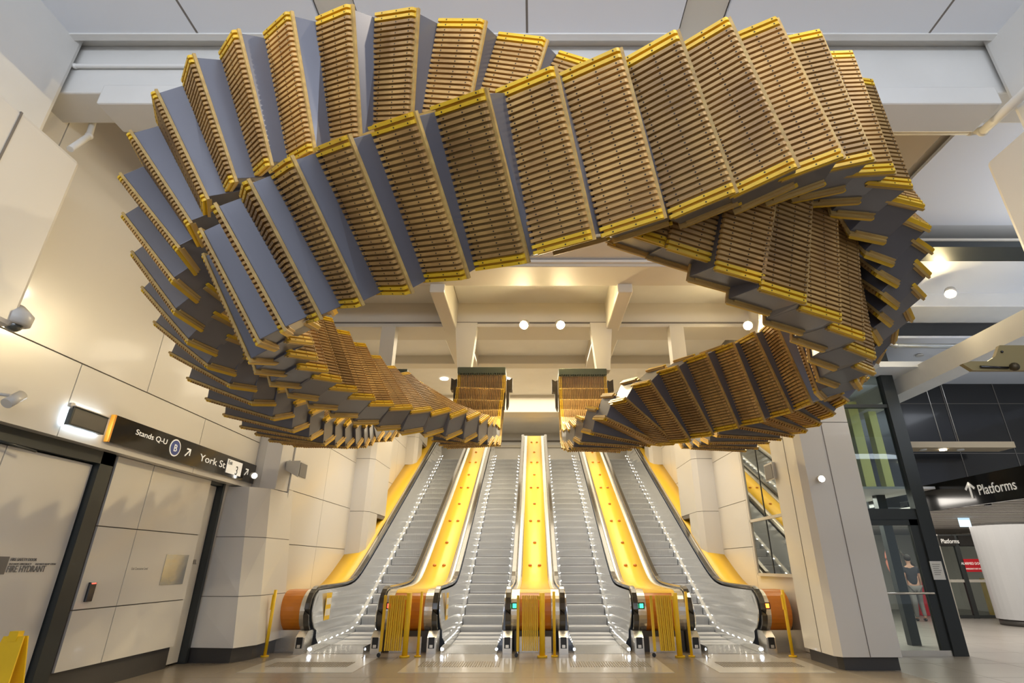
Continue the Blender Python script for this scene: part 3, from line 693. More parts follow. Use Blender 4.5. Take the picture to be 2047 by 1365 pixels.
# landing plates
for x, l in zip(XE, ('leftmost', 'second', 'third', 'rightmost')):
    b = MB(); w = .88
    b.box((x - w, 9.36, -.03), (x + w, 10.72, .004), plateM); b.box((x - .60, 10.72, -.03), (x + .60, 11.17, .004), plateM)
    o = b.build('landing_plate'); tag(o, 'pale landing plate with tactile strip before the %s escalator' % {'leftmost': 'leftmost', 'second': 'second-from-left', 'third': 'third-from-left', 'rightmost': 'rightmost'}[l], 'floor plate', 'landing plates')
    t = MB()
    if l in ('second', 'third'):
        for i in range(32): t.box((x - .66 + i * .041, 9.85, .004), (x - .643 + i * .041, 10.35, .009), studM)
    else:
        for i in range(30):
            for j in range(9): t.box((x - .66 + i * .044, 9.85 + j * .055, .004), (x - .640 + i * .044, 9.87 + j * .055, .009), studM)
    t.build('tactile_studs', o)['kind'] = 'stuff'

# ------------------------------------------------------------------ folding barriers
def barrier(xc, label, lean=0):
    yb = 10.85
    root = thing('folding_barrier', label, 'barrier', (xc, yb, 0), 'folded yellow barriers')
    b = MB(); b.tube([(xc + .10, yb, 0), (xc + .10, yb, 1.03)], .05, barY, 16); b.tube([(xc + .10, yb, 0), (xc + .10, yb, .025)], .09, barY, 20); b.build('post', root)
    b = MB(); b.tube([(xc + .32, yb + .05, 0), (xc + .32, yb + .05, 1.05)], .026, barY, 12); b.tube([(xc + .32, yb + .05, 0), (xc + .32, yb + .05, .02)], .06, barY, 16); b.build('catch_post', root)
    n = 8
    for k in range(n):
        b = MB(); x = xc - .26 + k * .037; d = lean * (k - 7) * .004
        b.hull([(x + q + (d if z < .5 else 0), yb + yy, z) for q in (0, .0255) for yy in (-.03 + .014 * (k % 2), .03) for z in (.10, .99)], barY)
        b.build('folded_slat', root)
    b = MB(); b.hull([(xc - .36 + q + (.03 if z < .5 else 0) * 0, yb + yy, z) for q in (0, .045) for yy in (-.02, .02) for z in (.09, .99)], barY); b.build('end_frame', root)
    b = MB(); b.tube([(xc - .36, yb - .015, .035), (xc - .36, yb + .015, .035)], .034, blackR, 14); b.box((xc - .345, yb - .01, .03), (xc - .33, yb + .01, .1), steel); b.build('castor', root)
    b = MB(); b.box((xc + .02, yb - .04, .92), (xc + .1, yb - .03, .98), barY); b.build('hinge', root)
    return root
barrier(CX - 2.44 + .02, 'folded yellow barrier in front of the left island', .4); barrier(CX + .02, 'folded yellow barrier in front of the middle island'); barrier(CX + 2.44 + .02, 'folded yellow barrier in front of the right island', -1)
for x, l in ((-4.78, 'thin yellow catch post by the leftmost orange drum'), (4.62, 'thin yellow catch post by the rightmost orange drum')):
    b = MB(); b.tube([(x, 10.9, 0), (x, 10.9, 1.08)], .028, barY, 12); b.tube([(x, 10.9, 0), (x, 10.9, .02)], .07, barY, 16); b.box((x - .035, 10.87, .75), (x - .02, 10.93, 1.0), barY)
    tag(b.build('catch_post'), l, 'post', 'lone catch posts')
# yellow floor sign bottom left
q = pt(22, 1300, X=-4.6); root = thing('wet_floor_sign', 'yellow A-frame floor sign at the bottom left corner', 'floor sign', (q.x, q.y, 0))
for s_ in (-1, 1):
    b = MB(); b.hull([(q.x + dx, q.y + s_ * (.16 if z < .3 else .02) + t, z) for z in (0, .92) for dx in ((-.20, .20) if z < .3 else (-.09, .09)) for t in (0, .012)], barY); b.build('panel', root)
b = MB(); b.box((q.x - .04, q.y - .03, .88), (q.x + .04, q.y + .03, .96), barY); b.build('handle', root)

# ------------------------------------------------------------------ station sign on the left
A = pt(235, 822, X=-5.56); B_ = pt(505, 935, X=-5.56); Cb = pt(212, 882, X=-5.56)
y0, y1, zt, zb = A.y, B_.y + .12, 3.42, 2.98
zt = (A.z + pt(500, 932, X=-5.56).z) / 2; zb = (Cb.z + pt(497, 965, X=-5.56).z) / 2
root = thing('station_sign', 'long black station sign reading Stands Q-U, B and York St, Exit 3', 'sign', (-5.58, (y0 + y1) / 2, zb))
b = MB(); b.box((-5.60, y0, zb), (-5.55, y1, zt), signK); b.build('sign_board', root)
b = MB(); b.box((-5.61, y0 - .03, zb), (-5.545, y0, zt), orgE); b.build('sign_edge', root)
h = zt - zb; xs = -5.546; textK = mat('black lettering', (.01, .01, .01), .5)
def sg(px, py): return pt(px, py, X=xs)
def stext(s, p0, p1, hh, m=textW):   # fit a text between two sighted points
    a, c = sg(*p0), sg(*p1); o = text('lettering', s, hh, (xs, 0, 0), (0, 1, 0), (0, 0, 1), m, None)
    ys_ = [v.co.y for v in o.data.vertices]; w = max(ys_) - min(ys_); k = (c.y - a.y) / w; y_0 = min(ys_)
    for v in o.data.vertices: v.co.y = (v.co.y - y_0) * k + a.y; v.co.z = v.co.z + a.z
    par(o, root); return o
stext('Stands Q-U', (271, 868), (333, 888), h * .30)
zt1 = sg(271, 868).z
stext('York St', (398, 920), (449, 936), h * .46)
c = sg(350, 895); b = MB(); b.tube([(xs - .001, c.y, c.z), (xs + .003, c.y, c.z)], h * .36, textW, 32); b.tube([(xs, c.y, c.z), (xs + .006, c.y, c.z)], h * .31, blueS, 32); b.build('route_disc', root)
o = text('lettering', 'B', h * .42, (xs + .008, c.y, c.z - h * .15), (0, 1, 0), (0, 0, 1), textW, root, align='CENTER')
def arrow(cy_, cz_, s, xx=xs + .003, right=(0, 1, 0)):
    b = MB(); r = V(right); u = V((0, 0, 1)); d = (r + u).normalized(); e = (r - u).normalized(); c = V((xx, cy_, cz_)); n = r.cross(u)
    b.obox(c, d, e, n, (s * 1.2, s * .16, .003), textW); t = c + d * s * .6
    b.obox(t - r * s * .32, r, u, n, (s * .75, s * .16, .003), textW); b.obox(t - u * s * .32, r, u, n, (s * .16, s * .75, .003), textW)
    return b.build('arrow', root)
c = sg(375, 905); arrow(c.y, c.z, h * .38); c = sg(492, 944); arrow(c.y, c.z, h * .38)
a, c = sg(454, 926), sg(483, 936); b = MB(); zc = (a.z + c.z) / 2 - .02; b.box((xs, a.y, zc - h * .38), (xs + .005, c.y, zc + h * .30), textW); b.build('exit_tile', root)
text('lettering', 'Exit', h * .27, (xs + .007, a.y + .03, zc + h * .05), (0, 1, 0), (0, 0, 1), textK, root, .9)
text('lettering', '3', h * .62, (xs + .007, (a.y + c.y) / 2 + .04, zc - h * .36), (0, 1, 0), (0, 0, 1), textK, root, .9)

# back-lit dark box on the left wall
a, c = pt(146, 812, X=-5.52), pt(205, 866, X=-5.52)
root = thing('backlit_panel', 'dark rectangular panel with white glow behind on the left wall', 'wall light', (-5.55, (a.y + c.y) / 2, c.z))
zc0, zc1 = pt(140, 850, X=-5.52).z, a.z
b = MB(); b.box((-5.56, a.y, zc0), (-5.50, c.y, zc1), greyP); b.box((-5.50, a.y + .02, zc0 + .02), (-5.498, c.y - .02, zc1 - .02), mat('dark mesh face', (.07, .06, .05), .5)); b.build('panel_body', root)
b = MB(); b.box((-5.585, a.y + .01, zc0 + .01), (-5.57, c.y - .01, zc1 - .01), mat('cool glow strip', (1, 1, 1), emit=(.7, .85, 1), estr=30.)); b.build('glow_strip', root)
b = MB(); b.tube([(-5.56, a.y, zc1 + .01), (-5.52, a.y, zc1 + .01)], .035, camW, 16); b.box((-5.61, a.y + .1, zc0 + .1), (-5.55, c.y - .1, zc1 - .1), greyP); b.box((-5.56, a.y, zc1), (-5.48, c.y, zc1 + .012), camW); b.build('bracket', root)
# wall spot cylinder at left edge, dome camera, speakers
c = pt(22, 797, X=-5.4)
root = thing('wall_spotlight', 'white cylindrical spotlight on an arm at the left edge', 'spotlight', c)
b = MB(); b.tube([c + V((0, -.03, -.06)), c + V((.0, .10, .07))], .055, camW, 20); b.build('lamp_head', root)
b = MB(); b.tube([c + V((-.2, -.1, .04)), c + V((0, -.02, .03))], .018, camW, 10); b.build('arm', root)
c = pt(32, 640, X=-4.95)
root = thing('dome_camera', 'grey security dome camera hanging under the left column casing', 'camera', c)
b = MB(); b.tube([c + V((-.02, 0, .035)), c + V((0, 0, .03)), c + V((0, 0, -.04)), c + V((0, 0, -.055))], [.125, .125, .118, .09], camW, 28); b.build('housing', root)
b = MB(); b.ball(c + V((0, 0, -.055)), .07, darkG, (1, 1, .9), 20); b.build('dome', root)
b = MB(); b.tube([c + V((-.25, 0, .06)), c + V((0, 0, .03))], .04, camW, 12); b.build('arm', root)
def horn(px, py, sx, lab, Y):
    c = pt(px, py, Y=Y); K = 1.5
    root = thing('wall_speaker', lab, 'speaker', c)
    b = MB(); b.hull([c + K * V((sx * (.18 if s else -.10), t * .13 * (1 if s else .6) - (.15 if s else 0), z * (.11 if s else .06) + (-.06 if s else .02))) for s in (0, 1) for t in (-1, 1) for z in (-1, 1)], camW); b.build('housing', root)
    cc = c + V((sx * .185, -.155, -.06)); b = MB(); b.hull([c + K * V((sx * (.18 + e), t * .11 - .155 - .0, z * .09 - .062)) for e in (0, .008) for t in (-1, 1) for z in (-1, 1)], mat('speaker grille', (.20, .19, .18), .6)); b.build('grille', root)
    b = MB(); b.tube([c + V((-sx * .12, 0, .03)), c + V((-sx * .12, 0, .14)), c + V((-sx * .38, .02, .14))], .028, camW, 10); b.box(c + V((-sx * .42 - .02, -.05, .06)), c + V((-sx * .42 + .02, .05, .22)), camW); b.build('bracket', root)
    return root
horn(590, 935, 1, 'grey wall speaker on the column left of the escalators', 11.3)
horn(1553, 938, -1, 'grey wall speaker on the column right of the escalators', 10.9)
def spot(c, aim, lab, m=ledM, w=60, col=(1, .9, .75), name='spotlight', r=.045, ang=100):
    root = thing(name, lab, 'spotlight', c); aim = V(aim).normalized()
    b = MB(); b.tube([c - aim * .13, c - aim * .01], r * 1.25, camW, 18); b.build('lamp_body', root)
    b = MB(); b.tube([c - aim * .012, c], r, m, 18); b.build('lamp_lens', root)
    b = MB(); b.tube([c - aim * .10, c - aim * .10 + V((0, .12, .05))], .012, camW, 8); b.build('bracket', root)
    ld = bpy.data.lights.new('spot', 'SPOT'); ld.energy = w; ld.color = col; ld.spot_size = math.radians(ang); ld.spot_blend = .6; ld.shadow_soft_size = r
    lo = bpy.data.objects.new('spot_light', ld); COL.objects.link(lo); lo.location = c + aim * .03; lo.rotation_euler = aim.to_track_quat('-Z', 'Y').to_euler()
    return root
spot(pt(509, 951, X=-5.36), (.75, -.75, -.2), 'small lit spotlight at the right end of the station sign', ledM, 30)
spot(pt(1643, 957, Y=9.33), (-.2, -1, -.1), 'small lit spotlight on the right column', ledM, 12)
# four bright warm spots hung below the beams
for (px, py, Y, aim, lab, w) in ((1047, 650, 10.2, (-.25, -.85, -.75), 'bright warm spotlight left of the pair above the centre', 520), (1121, 650, 10.2, (.25, -.85, -.75), 'bright warm spotlight right of the pair above the centre', 520),
                             (1495, 651, 10.2, (-.45, -.8, -.6), 'bright warm spotlight showing under the right loop of the sculpture', 520), (1900, 588, 9.0, (-.5, -.4, -.8), 'lit spotlight in the ceiling far right', 220)):
    c = pt(px, py, Y=Y); spot(c, aim, lab, ledW, w, (1, .78, .45), r=.075, ang=118)
# card reader, steel plate, caption
c = pt(180, 1183, X=XL + .01); b = MB(); b.box((XL - .008, c.y - .055, c.z - .115), (XL + .03, c.y + .055, c.z + .115), black, .008); o = b.build('card_reader'); tag(o, 'black card reader with red light on the left wall', 'card reader')
b = MB(); b.box((XL + .03, c.y - .035, c.z + .095), (XL + .033, c.y + .035, c.z + .105), redL); b.build('indicator_light', o)
a, c = pt(333, 1108, X=XL), pt(364, 1167, X=XL); b = MB(); b.box((XL - .008, a.y, c.z), (XL + .006, c.y, a.z), platP); tag(b.build('steel_plate'), 'small brushed steel plate on the left wall', 'plate')
c = pt(262, 1139, X=XL - .001); o = text('caption', 'Exit Concourse Level', .05, c, (0, 1, 0), (0, 0, 1), textG, None, .8); tag(o, 'tiny caption lettering on the left wall left of the steel plate', 'lettering')
# ceiling pipes
def pipe(P, r, m, lab, name='ceiling_pipe'):
    b = MB(); b.tube(P, r, m, 12); 
    for p in P[1:-1]: b.ball(p, r * 1.25, m, seg=12)
    return tag(b.build(name), lab, 'pipe')
p0 = pt(-20, 122, Y=4.32); p1 = pt(125, 122, Y=4.32); p2 = pt(150, 132, Y=4.36); p3 = pt(1000, 132, Y=4.36)
pipe([p0, p1, p2, p3], .025, whiteC, 'thin white conduit along the beam at the top left')
pipe([pt(190, 230, Y=4.9), pt(178, 272, Y=4.9), pt(140, 298, Y=4.7)], .035, whiteC, 'white bent pipe dropping beside the left column top')
pipe([pt(195, 272, Y=6.0), pt(300, 272, Y=6.0)], .05, whiteC, 'short white pipe stub behind the left loop')
pipe([pt(1780, 262, Y=5.2), pt(1940, 262, Y=5.2), pt(1965, 262, Y=4.9), pt(2060, 175, Y=3.9)], .05, whiteC, 'white pipe elbow at the upper right')
pipe([pt(1775, 686, Y=10.2), pt(1790, 691, Y=10.2), pt(2060, 692, Y=10.2)], .05, galv, 'galvanised pipe running right from the sculpture')
c = pt(1838, 709, Z=5.94); b = MB(); b.tube([c, c + V((0, 0, -.03))], .08, camW, 20); tag(b.build('smoke_detector'), 'small round smoke detector on the right ceiling', 'detector')
for px, py in ((888, 757), (1012, 757), (1125, 757)):
    c = pt(px, py, Z=7.69); b = MB(); b.tube([c, c + V((0, 0, -.02))], .14, mat('downlight disc', (1, 1, 1), emit=(1, .9, .7), estr=8), 20); tag(b.build('downlight'), 'round downlight above the upper landing', 'downlight', 'downlights above the upper landing')
# olive bracket plate entering on the right
z = 0; root = None
pp = [pt(x, y, Y=4.4) for x, y in ((1924, 727), (1940, 722), (1975, 722), (1990, 712), (1998, 690), (2090, 690))]
pz = pt(1945, 740, Y=4.4)
pp = pp[:-1] + [V((4.95, 4.4, pp[-1].z)), V((4.95, 4.4, 3.57)), V((5.5, 4.4, 3.57)), V((5.5, 4.4, pz.z)), pz]
b = MB(); b.prism(pp, (0, .04, 0), mat('olive brass plate', (.30, .24, .11), .45, .3))
o = b.build('cast_bracket'); tag(o, 'olive cast bracket jutting in from the right edge', 'bracket')
b = MB(); c = pt(2028, 733, Y=4.38); b.ball(c, .038, ironM, seg=14); b.build('bolt', o)
b = MB(); a = pt(1960, 733, Y=4.39); d = pt(2015, 735, Y=4.39); b.tube([a, d], .012, black, 8); b.build('slot', o)
b = MB()
for px, py in ((2003, 703),): b.ball(pt(px, py, Y=4.395), .012, black, seg=10)
b.build('bolt_hole', o)
# ------------------------------------------------------------------ mirrored window in the right well wall
a, c = pt(1517, 1148, X=5.1), pt(1587, 1148, X=5.1)
w1 = thing('window_1', '', '', (5.1, (a.y + c.y) / 2, a.z)); del w1['label']; del w1['category']; struct(w1, 'tall mirrored window beside the right escalator')
ya, yb2 = c.y, a.y; zb_, zt_ = a.z, 5.2
b = MB(); b.box((5.095, ya, zb_), (5.12, yb2, zt_), mirr); b.build('window_pane', w1)
b = MB()
for y in (ya, yb2): b.box((5.07, y - .03, zb_), (5.12, y + .03, zt_), beige)
b.box((5.085, (ya + yb2) / 2 - .015, zb_), (5.12, (ya + yb2) / 2 + .015, zt_), greyP)
for z in (zb_, pt(1560, 1030, X=5.1).z): b.box((5.07, ya, z - .03), (5.12, yb2, z + .03), beige)
b.build('window_frame', w1)
# ------------------------------------------------------------------ glass screen and door, right
YG = 11.0
w2 = thing('window_2', '', '', (6.6, YG, 0)); del w2['label']; del w2['category']; struct(w2, 'tall dark framed glass screen right of the column')
xr = pt(1932, 1311, Y=YG).x; 
b = MB(); b.box((xr - .26, YG - .08, 0), (xr, YG + .08, 5.95), greyP); b.build('post', w2)
b = MB()
for z, t in ((2.43, .10), (4.62, .035), (5.9, .05)): b.box((5.6, YG - .05, z - t), (xr - .2, YG + .05, z + t), greyP)
b.box((6.95, YG - .04, 2.5), (7.02, YG + .04, 5.9), greyP) if False else None
b.box((5.66, YG - .05, .0), (5.72, YG + .05, 5.9), greyP)
b.build('transom', w2)
b = MB(); b.box((5.7, YG - .006, 2.5), (xr - .24, YG + .006, 5.88), glassM); b.build('window_pane', w2)
d3 = thing('door_3', '', '', (6.7, YG, 0)); del d3['label']; del d3['category']; struct(d3, 'glazed door with dark frame and push bar')
b = MB(); x0, x1 = 5.72, xr - .27
for bx in (((x1 - .16, 0), (x1, 2.33)), ((x0, 2.22), (x1, 2.33)), ((x0, .0), (x1, .07)), ((x0, 0), (x0 + .1, 2.3))): b.box((bx[0][0], YG - .04, bx[0][1]), (bx[1][0], YG + .04, bx[1][1]), greyP)
b.box((x0, YG - .045, 0), (x1, YG - .03, .09), steel); b.build('door_frame', d3)
b = MB(); b.box((x0 + .1, YG - .005, .07), (x1 - .16, YG + .005, 2.22), glassM); b.build('door_pane', d3)
b = MB(); b.tube([(x0 + .12, YG - .10, 1.02), (x1 - .08, YG - .10, 1.02)], .02, steel, 10); b.box((x0 + .12, YG - .1, 1.0), (x1 - .08, YG - .05, 1.04), greyP); b.build('push_bar', d3)
c = pt(1875, 1140, Y=YG - .09); b = MB(); b.box((c.x - .11, YG - .086, c.z - .16), (c.x + .11, YG - .07, c.z + .16), paper)
o = b.build('paper_notice'); tag(o, 'white paper notice taped to the dark screen post', 'notice')
for k in range(6): bb = MB(); bb.box((c.x - .08, YG - .088, c.z + .10 - k * .035), (c.x + .07 - .02 * (k % 3), YG - .0865, c.z + .108 - k * .035), textG); bb.build('text_line', o)
# things behind the glass
for px, lab in ((1722, 'wider yellow column seen through the glass screen'), (1762, 'narrow yellow column seen through the glass screen')):
    q = pt(px, 930, Y=12.6); b = MB(); b.box((q.x, 12.6, 3.0), (q.x + (.24 if px < 1740 else .19), 12.8, 5.6 if px > 1740 else 5.2), mat('pale yellow column', (.62, .60, .15), .4), .01); tag(b.build('yellow_column'), lab, 'column')
b = MB(); b.box((5.8, 13.8, 3.0), (8.3, 14.0, 6.0), mat('dark lift shaft glass', (.10, .10, .08), .15)); struct(b.build('wall_back'), 'dark lift shaft behind the glass')
b = MB(); b.box((7.66, 12.3, 0), (7.86, 12.45, 2.95), greyP); tag(b.build('door_post'), 'dark slanting post seen through the glazed door', 'post')
# life-ring like reflection in the door, built as a solid red hoop, red bin
c = pt(1786, 1122, Y=15.2); b = MB(); b.tube([c + V((math.cos(a_ * PI / 12) * .17, 0, math.sin(a_ * PI / 12) * .36)) for a_ in range(25)], .035, mat('reflected red hoop', (.45, .16, .11), .5), 10, caps=False); b.tube([c + V((0, 0, .36)), V((c.x, c.y, 2.76))], .01, steel, 8); tag(b.build('reflected_hoop'), 'reflected red hoop hung for a ring mirrored in the glazed door', 'hoop')
b = MB(); c = pt(1852, 1190, Y=19.2); b.box((c.x - .3, 19.2, 0), (c.x + .25, 19.5, 1.15), redS, .02); tag(b.build('red_cabinet'), 'red cabinet standing behind the glazed door', 'cabinet')
# person walking behind the door
def person(x, y, ang):
    root = thing('person', 'person in a dark T-shirt and grey trousers walking away behind the glazed door', 'person', (x, y, 0))
    def skin_obj(name, nodes, edges, m):
        me = bpy.data.meshes.new(name); me.from_pydata([n[:3] for n in nodes], edges, []); o = bpy.data.objects.new(name, me); COL.objects.link(o)
        md = o.modifiers.new('s', 'SKIN'); 
        for i, n in enumerate(nodes): me.skin_vertices[0].data[i].radius = (n[3], n[4] if len(n) > 4 else n[3])
        me.skin_vertices[0].data[0].use_root = True
        o.modifiers.new('d', 'SUBSURF').levels = 2; o.modifiers['d'].render_levels = 2
        me.materials.append(m); o.location = (x, y, 0); o.rotation_euler = (0, 0, ang); par(o, root)
        for p in me.polygons: p.use_smooth = True
        return o
    body = [(0, 0, .95, .14, .10), (0, 0, 1.15, .13, .09), (0, 0, 1.38, .16, .10), (0, 0, 1.50, .06), (0, -.01, 1.56, .052), (0, -.01, 1.66, .085, .10), (0, 0, 1.73, .07, .085),
            (.17, 0, 1.42, .055), (.22, .06, 1.15, .042), (.22, -.02, .92, .03), (-.17, 0, 1.42, .055), (-.22, -.06, 1.15, .042), (-.22, -.16, .95, .03),
            (.09, 0, .88, .085), (.10, .10, .50, .058), (.10, -.04, .09, .038), (.10, -.16, .04, .035), (-.09, 0, .88, .085), (-.10, -.12, .50, .058), (-.10, -.02, .12, .038), (-.10, -.14, .04, .035),
            (.22, -.05, .84, .026), (-.22, -.2, .87, .026)]
    be = [(0, 1), (1, 2), (2, 3), (3, 4), (4, 5), (5, 6), (2, 7), (7, 8), (8, 9), (2, 10), (10, 11), (11, 12), (0, 13), (13, 14), (14, 15), (15, 16), (0, 17), (17, 18), (18, 19), (19, 20), (9, 21), (12, 22)]
    skin_obj('body', body, be, skin)
    sh = [(n[0], n[1], n[2], (n[3]) * 1.12 + .008, (n[4] if len(n) > 4 else n[3]) * 1.12 + .01) for n in (body[0], body[1], body[2], body[7], body[10])]
    sh[0] = (0, 0, .90, .172, .125)
    sh += [(.20, .03, 1.27, .062, .062), (-.20, -.03, 1.27, .062, .062)]
    skin_obj('shirt', sh, [(0, 1), (1, 2), (2, 3), (2, 4), (3, 5), (4, 6)], shirt)
    tr = [(n[0], n[1], n[2], n[3] * 1.12 + .008, (n[4] if len(n) > 4 else n[3]) * 1.12 + .01) for n in (body[0], body[13], body[14], body[15], body[17], body[18], body[19])]
    skin_obj('trousers', tr, [(0, 1), (1, 2), (2, 3), (0, 4), (4, 5), (5, 6)], trous)
    b = MB(); b.ball((0, .018, 1.71), .098, hairM, (.95, 1.05, 1.05), 20); o = b.build('hair'); o.location = (x, y, 0); o.rotation_euler = (0, 0, ang); par(o, root)
    b = MB()
    for f in (-1, 1): b.ball((f * .03, -.108, 1.665), .011, paper, seg=8)
    b.ball((0, -.118, 1.64), .014, skin, (1, 1.2, 1.6), 8); o = b.build('face_features'); o.location = (x, y, 0); o.rotation_euler = (0, 0, ang); par(o, root)
    for sx, (hx, hy, hz) in ((1, (.22, -.05, .84)), (-1, (-.22, -.2, .87))):
        b = MB(); b.ball((hx, hy, hz - .02), .04, skin, (.5, 1, 1.1), 12)
        for k in range(4): b.tube([(hx, hy - .03 + k * .02, hz - .05), (hx - sx * .005, hy - .03 + k * .02, hz - .09 + abs(k - 1.5) * .008), (hx - sx * .015, hy - .028 + k * .02, hz - .12 + abs(k - 1.5) * .01)], [.009, .008, .006], skin, 8)
        b.tube([(hx, hy - .035, hz - .01), (hx - sx * .01, hy - .055, hz - .04), (hx - sx * .015, hy - .055, hz - .065)], [.011, .009, .007], skin, 8)
        o = b.build('hand'); o.location = (x, y, 0); o.rotation_euler = (0, 0, ang); par(o, root)
    for f, fy in ((.10, -.10), (-.10, -.08)):
        b = MB(); b.ball((f, fy, .045), .05, black, (.9, 2.4, .85), 14); o = b.build('shoe'); o.location = (x, y, 0); o.rotation_euler = (0, 0, ang); par(o, root)
c = pt(1845, 1242, Z=0); person(c.x, c.y, PI * .9)
# Platforms sign
XP = 8.36
a = pt(1850, 985, X=XP); c = pt(2060, 985, X=XP)
zt2 = pt(1858, 972, X=XP).z + .12; zb2 = pt(1866, 1021, X=XP).z + .0
root = thing('platforms_sign', 'black overhead sign reading Platforms with a white up arrow', 'sign', (XP, (a.y + c.y) / 2, zb2))
b = MB(); b.box((XP - .02, 5.8, zb2), (XP + .04, a.y, zb2 + .52), signK); b.build('sign_board', root)
p0, p1 = pt(1962, 1000, X=XP - .03), pt(2036, 985, X=XP - .03)
o = text('lettering', 'Platforms', .26, (XP - .03, 0, 0), (0, -1, 0), (0, 0, 1), textW, None)
ys_ = [v.co.y for v in o.data.vertices]; k = (p1.y - p0.y) / (min(ys_) - max(ys_)); m_ = max(ys_)
for v in o.data.vertices: v.co.y = p0.y + (v.co.y - m_) * k; v.co.z += zb2 + .16
par(o, root)
c = pt(1944, 994, X=XP - .03); b = MB()
b.box((XP - .032, c.y - .022, zb2 + .12), (XP - .026, c.y + .022, zb2 + .40), textW)
for s_ in (-1, 1): b.obox((XP - .03, c.y + s_ * .05, zb2 + .35), (0, s_ * .7071, -.7071), (0, .7071 * s_, .7071), (1, 0, 0), (.17, .045, .004), textW)
b.build('arrow', root)
b = MB(); b.tube([(8.7, 10.6, 2.61), (8.7, 10.6, 2.55)], .06, black, 16); tag(b.build('dome_camera'), 'tiny dark dome under the platforms sign', 'camera')
# tan ledge with downlights before the dark wall, wires
a = pt(1812, 896, Y=12.6); c = pt(2024, 896, Y=12.6)
b = MB(); b.box((a.x, 12.5, a.z), (c.x, 13.0, a.z + .14), brownB); o = b.build('hanging_ledge'); tag(o, 'tan ledge hung on two wires before the black wall', 'ledge')
for px in (1845, 1885, 1920):
    q = pt(px, 898, Y=12.7); b = MB(); b.tube([(q.x, 12.7, a.z + .002), (q.x, 12.7, a.z - .03)], .075, mat('downlight disc', (1, 1, 1)) if px == 1885 else camW, 16); b.build('downlight', o)
for px, p2 in ((1882, 1842), (1916, 1870)):
    q = pt(px, 880, Y=12.7); t_ = pt(p2, 740, Y=12.7); b = MB(); b.tube([(q.x, 12.7, a.z + .14), (q.x, 12.7, 7)], .008, steel, 6); b.build('suspension_wire', o)
# round grey column, far doors, alarmed sign
c = pt(2062, 1238, Z=.15); poly_column('wall_right', [(c.x + math.cos(t * PI / 16) * .75, c.y + math.sin(t * PI / 16) * .75) for t in range(32)], .15, 2.8, mat('grey column cladding', (.42, .42, .42), .35), 'round grey column in the platforms passage')
b = MB(); b.tube([(c.x, c.y, 0), (c.x, c.y, .16)], .70, plinth, 32); struct(b.build('baseboard_right'), 'dark plinth of the round grey column')
Yd = 18.3
xa, xb = pt(1914, 1234, Y=Yd).x, pt(2040, 1234, Y=Yd).x
d4 = thing('door_4', '', '', ((xa + xb) / 2, Yd, 0)); del d4['label']; del d4['category']; struct(d4, 'glazed doors to the platforms')
xm = pt(1951, 1234, Y=Yd).x
b = MB()
for x in (xa, xm, xb): b.box((x - .05, Yd - .04, 0), (x + (.09 if x == xm else .05), Yd + .04, 2.42), greyP if x != xa else steel)
for z in (.05, 1.05, 2.10, 2.38): b.box((xa, Yd - .03, z - .04), (xb, Yd + .03, z + .04), greyP if z != 1.05 else steel)
b.build('door_frame', d4)
b = MB(); b.box((xa, Yd - .004, .05), (xb, Yd + .004, 2.38), glassM); b.build('door_pane', d4)
a, c = pt(1925, 1117, Y=Yd - .05), pt(1966, 1143, Y=Yd - .05)
b = MB(); b.box((a.x, Yd - .06, c.z), (c.x, Yd - .05, a.z), redS); o = b.build('alarm_sign'); tag(o, 'red sign reading ALARMED DOORS on the far glazed door', 'sign')
text('lettering', 'ALARMED DOORS', (a.z - c.z) * .28, ((a.x + c.x) / 2, Yd - .062, (a.z + c.z) / 2 + .02), (1, 0, 0), (0, 0, 1), textW, o, .85, 'CENTER'); text('lettering', 'EMERGENCY EXIT ONLY', (a.z - c.z) * .16, ((a.x + c.x) / 2, Yd - .062, (a.z + c.z) / 2 - .12), (1, 0, 0), (0, 0, 1), textW, o, .8, 'CENTER')
b = MB(); b.box((xa + .02, Yd - .08, 2.08), (xm - .02, Yd - .02, 2.38), signK); o = b.build('platforms_fascia'); tag(o, 'small black sign reading Platforms over the far doors', 'sign')
text('lettering', 'Platforms', .19, (xa + .08, Yd - .085, 2.15), (1, 0, 0), (0, 0, 1), textW, o, .8)
b = MB(); b.box((xm + .10, Yd - .08, 2.08), (xb, Yd - .05, 2.38), signK); o = b.build('number_sign'); tag(o, 'small black sign with the number 3 over the right door', 'sign'); text('lettering', '3', .22, (xm + 1.15, Yd - .085, 2.15), (1, 0, 0), (0, 0, 1), textW, o)
b = MB(); c = pt(1928, 1045, Y=14); b.box((c.x - .14, 13.98, 2.38), (c.x + .14, 14.0, 2.60), mat('pale blue screen', (.35, .5, .62), emit=(.5, .7, .85), estr=1.)); tag(b.build('hanging_screen'), 'small pale blue screen hanging from the low ceiling', 'screen')
b = MB(); c = pt(1975, 1180, Y=19.5); b.box((c.x - .1, 19.5, 0), (c.x + .1, 19.6, 1.1), barY); tag(b.build('yellow_bollard'), 'yellow bollard beyond the far glazed doors', 'bollard')
# stair rail reflection in the doors, built as a solid railing behind them
b = MB(); b.tube([(xa - .2, 20, 2.0), (xm + .5, 21, 1.2)], .04, steel, 8); b.tube([(xa - .2, 20, 1.4), (xm + .5, 21, .6)], .03, steel, 8); b.tube([(xa - .2, 20, 0), (xa - .2, 20, 2.0)], .03, steel, 8); b.tube([(xm + .5, 21, 0), (xm + .5, 21, 1.2)], .03, steel, 8); tag(b.build('reflected_railing'), 'steel railing standing for the stair rail reflected in the far doors', 'railing')

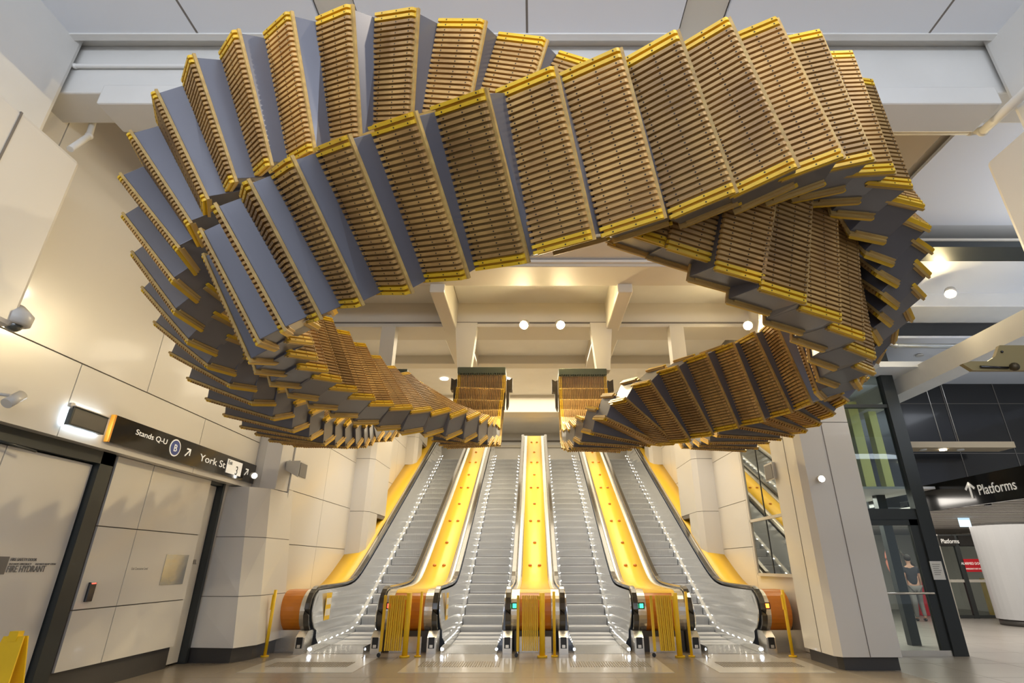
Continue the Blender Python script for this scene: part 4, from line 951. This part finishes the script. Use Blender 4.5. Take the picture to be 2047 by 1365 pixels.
# ================================================================== LIGHT
def area(loc, size, energy, col, rot=(0, 0, 0), sy=None):
    l = bpy.data.lights.new('hall_fill', 'AREA'); l.energy = energy; l.color = col; l.shape = 'RECTANGLE'; l.size = size; l.size_y = sy or size  # area fill light with no fitting modelled
    o = bpy.data.objects.new('hall_fill', l); COL.objects.link(o); o.location = loc; o.rotation_euler = rot; return o
def spotl(loc, aim, energy, col, ang=70, soft=.06, blend=.4):
    l = bpy.data.lights.new('unseen_spot', 'SPOT'); l.energy = energy; l.color = col; l.spot_size = math.radians(ang); l.spot_blend = blend; l.shadow_soft_size = soft
    o = bpy.data.objects.new('unseen_spot', l); COL.objects.link(o); o.location = loc; o.rotation_euler = (V(aim) - V(loc)).to_track_quat('-Z', 'Y').to_euler(); return o
w = bpy.data.worlds.new('world'); SC.world = w; w.use_nodes = True
w.node_tree.nodes['Background'].inputs[0].default_value = (.80, .86, 1, 1); w.node_tree.nodes['Background'].inputs[1].default_value = .45
WARM = (1, .86, .63); NEUT = (1, .93, .84); COOL = (.84, .90, 1)
area((0, 18.0, 7.6), 7, 500, WARM, sy=4); area((0, 24, 7.55), 7, 160, WARM, sy=4)
area((0, 12.4, 6.5), 7, 250, WARM, sy=1.6)
area((0, -2.9, 2.6), 9, 90, COOL, (math.radians(98), 0, 0), 4.6)       # added cool fill behind the camera, standing for entrance daylight
area((12, 14, 2.55), 5, 300, NEUT, sy=8); area((0, -2.5, 5.0), 9, 420, COOL, (math.radians(140), 0, 0), 1.2); area((9.5, 5.5, 4.6), 4, 130, COOL, (math.radians(165), 0, 0), 2); area((11, 9, 5.8), 3, 120, COOL, sy=4); area((7.2, 14, 2.9), 1.8, 220, NEUT, sy=3)  # added fills for the passage, the ceilings and the space behind the glass
spotl((4.6, -.6, 6.6), (-.6, 3.3, 4.2), 620, WARM, 42)
spotl((-4.4, 1.0, 6.7), (.6, 2.8, 4.0), 200, WARM, 40)
for x in (-2.6, 0, 2.7): spotl((x, 11.4, 6.3), (x * 1.15, 15.5, 1.2), 330, (.96, .97, 1), 75, .2)  # unseen spots added to brighten the escalator steps
spotl((3.6, 8.7, 6.3), (2.4, 5.0, 3.6), 260, WARM, 80)
spotl((-1.4, 9.0, 6.3), (-3.0, 5.6, 3.6), 180, WARM, 60)
SC.view_settings.view_transform = 'Standard'; SC.view_settings.look = 'None'; SC.view_settings.gamma = 1; SC.view_settings.exposure = 0
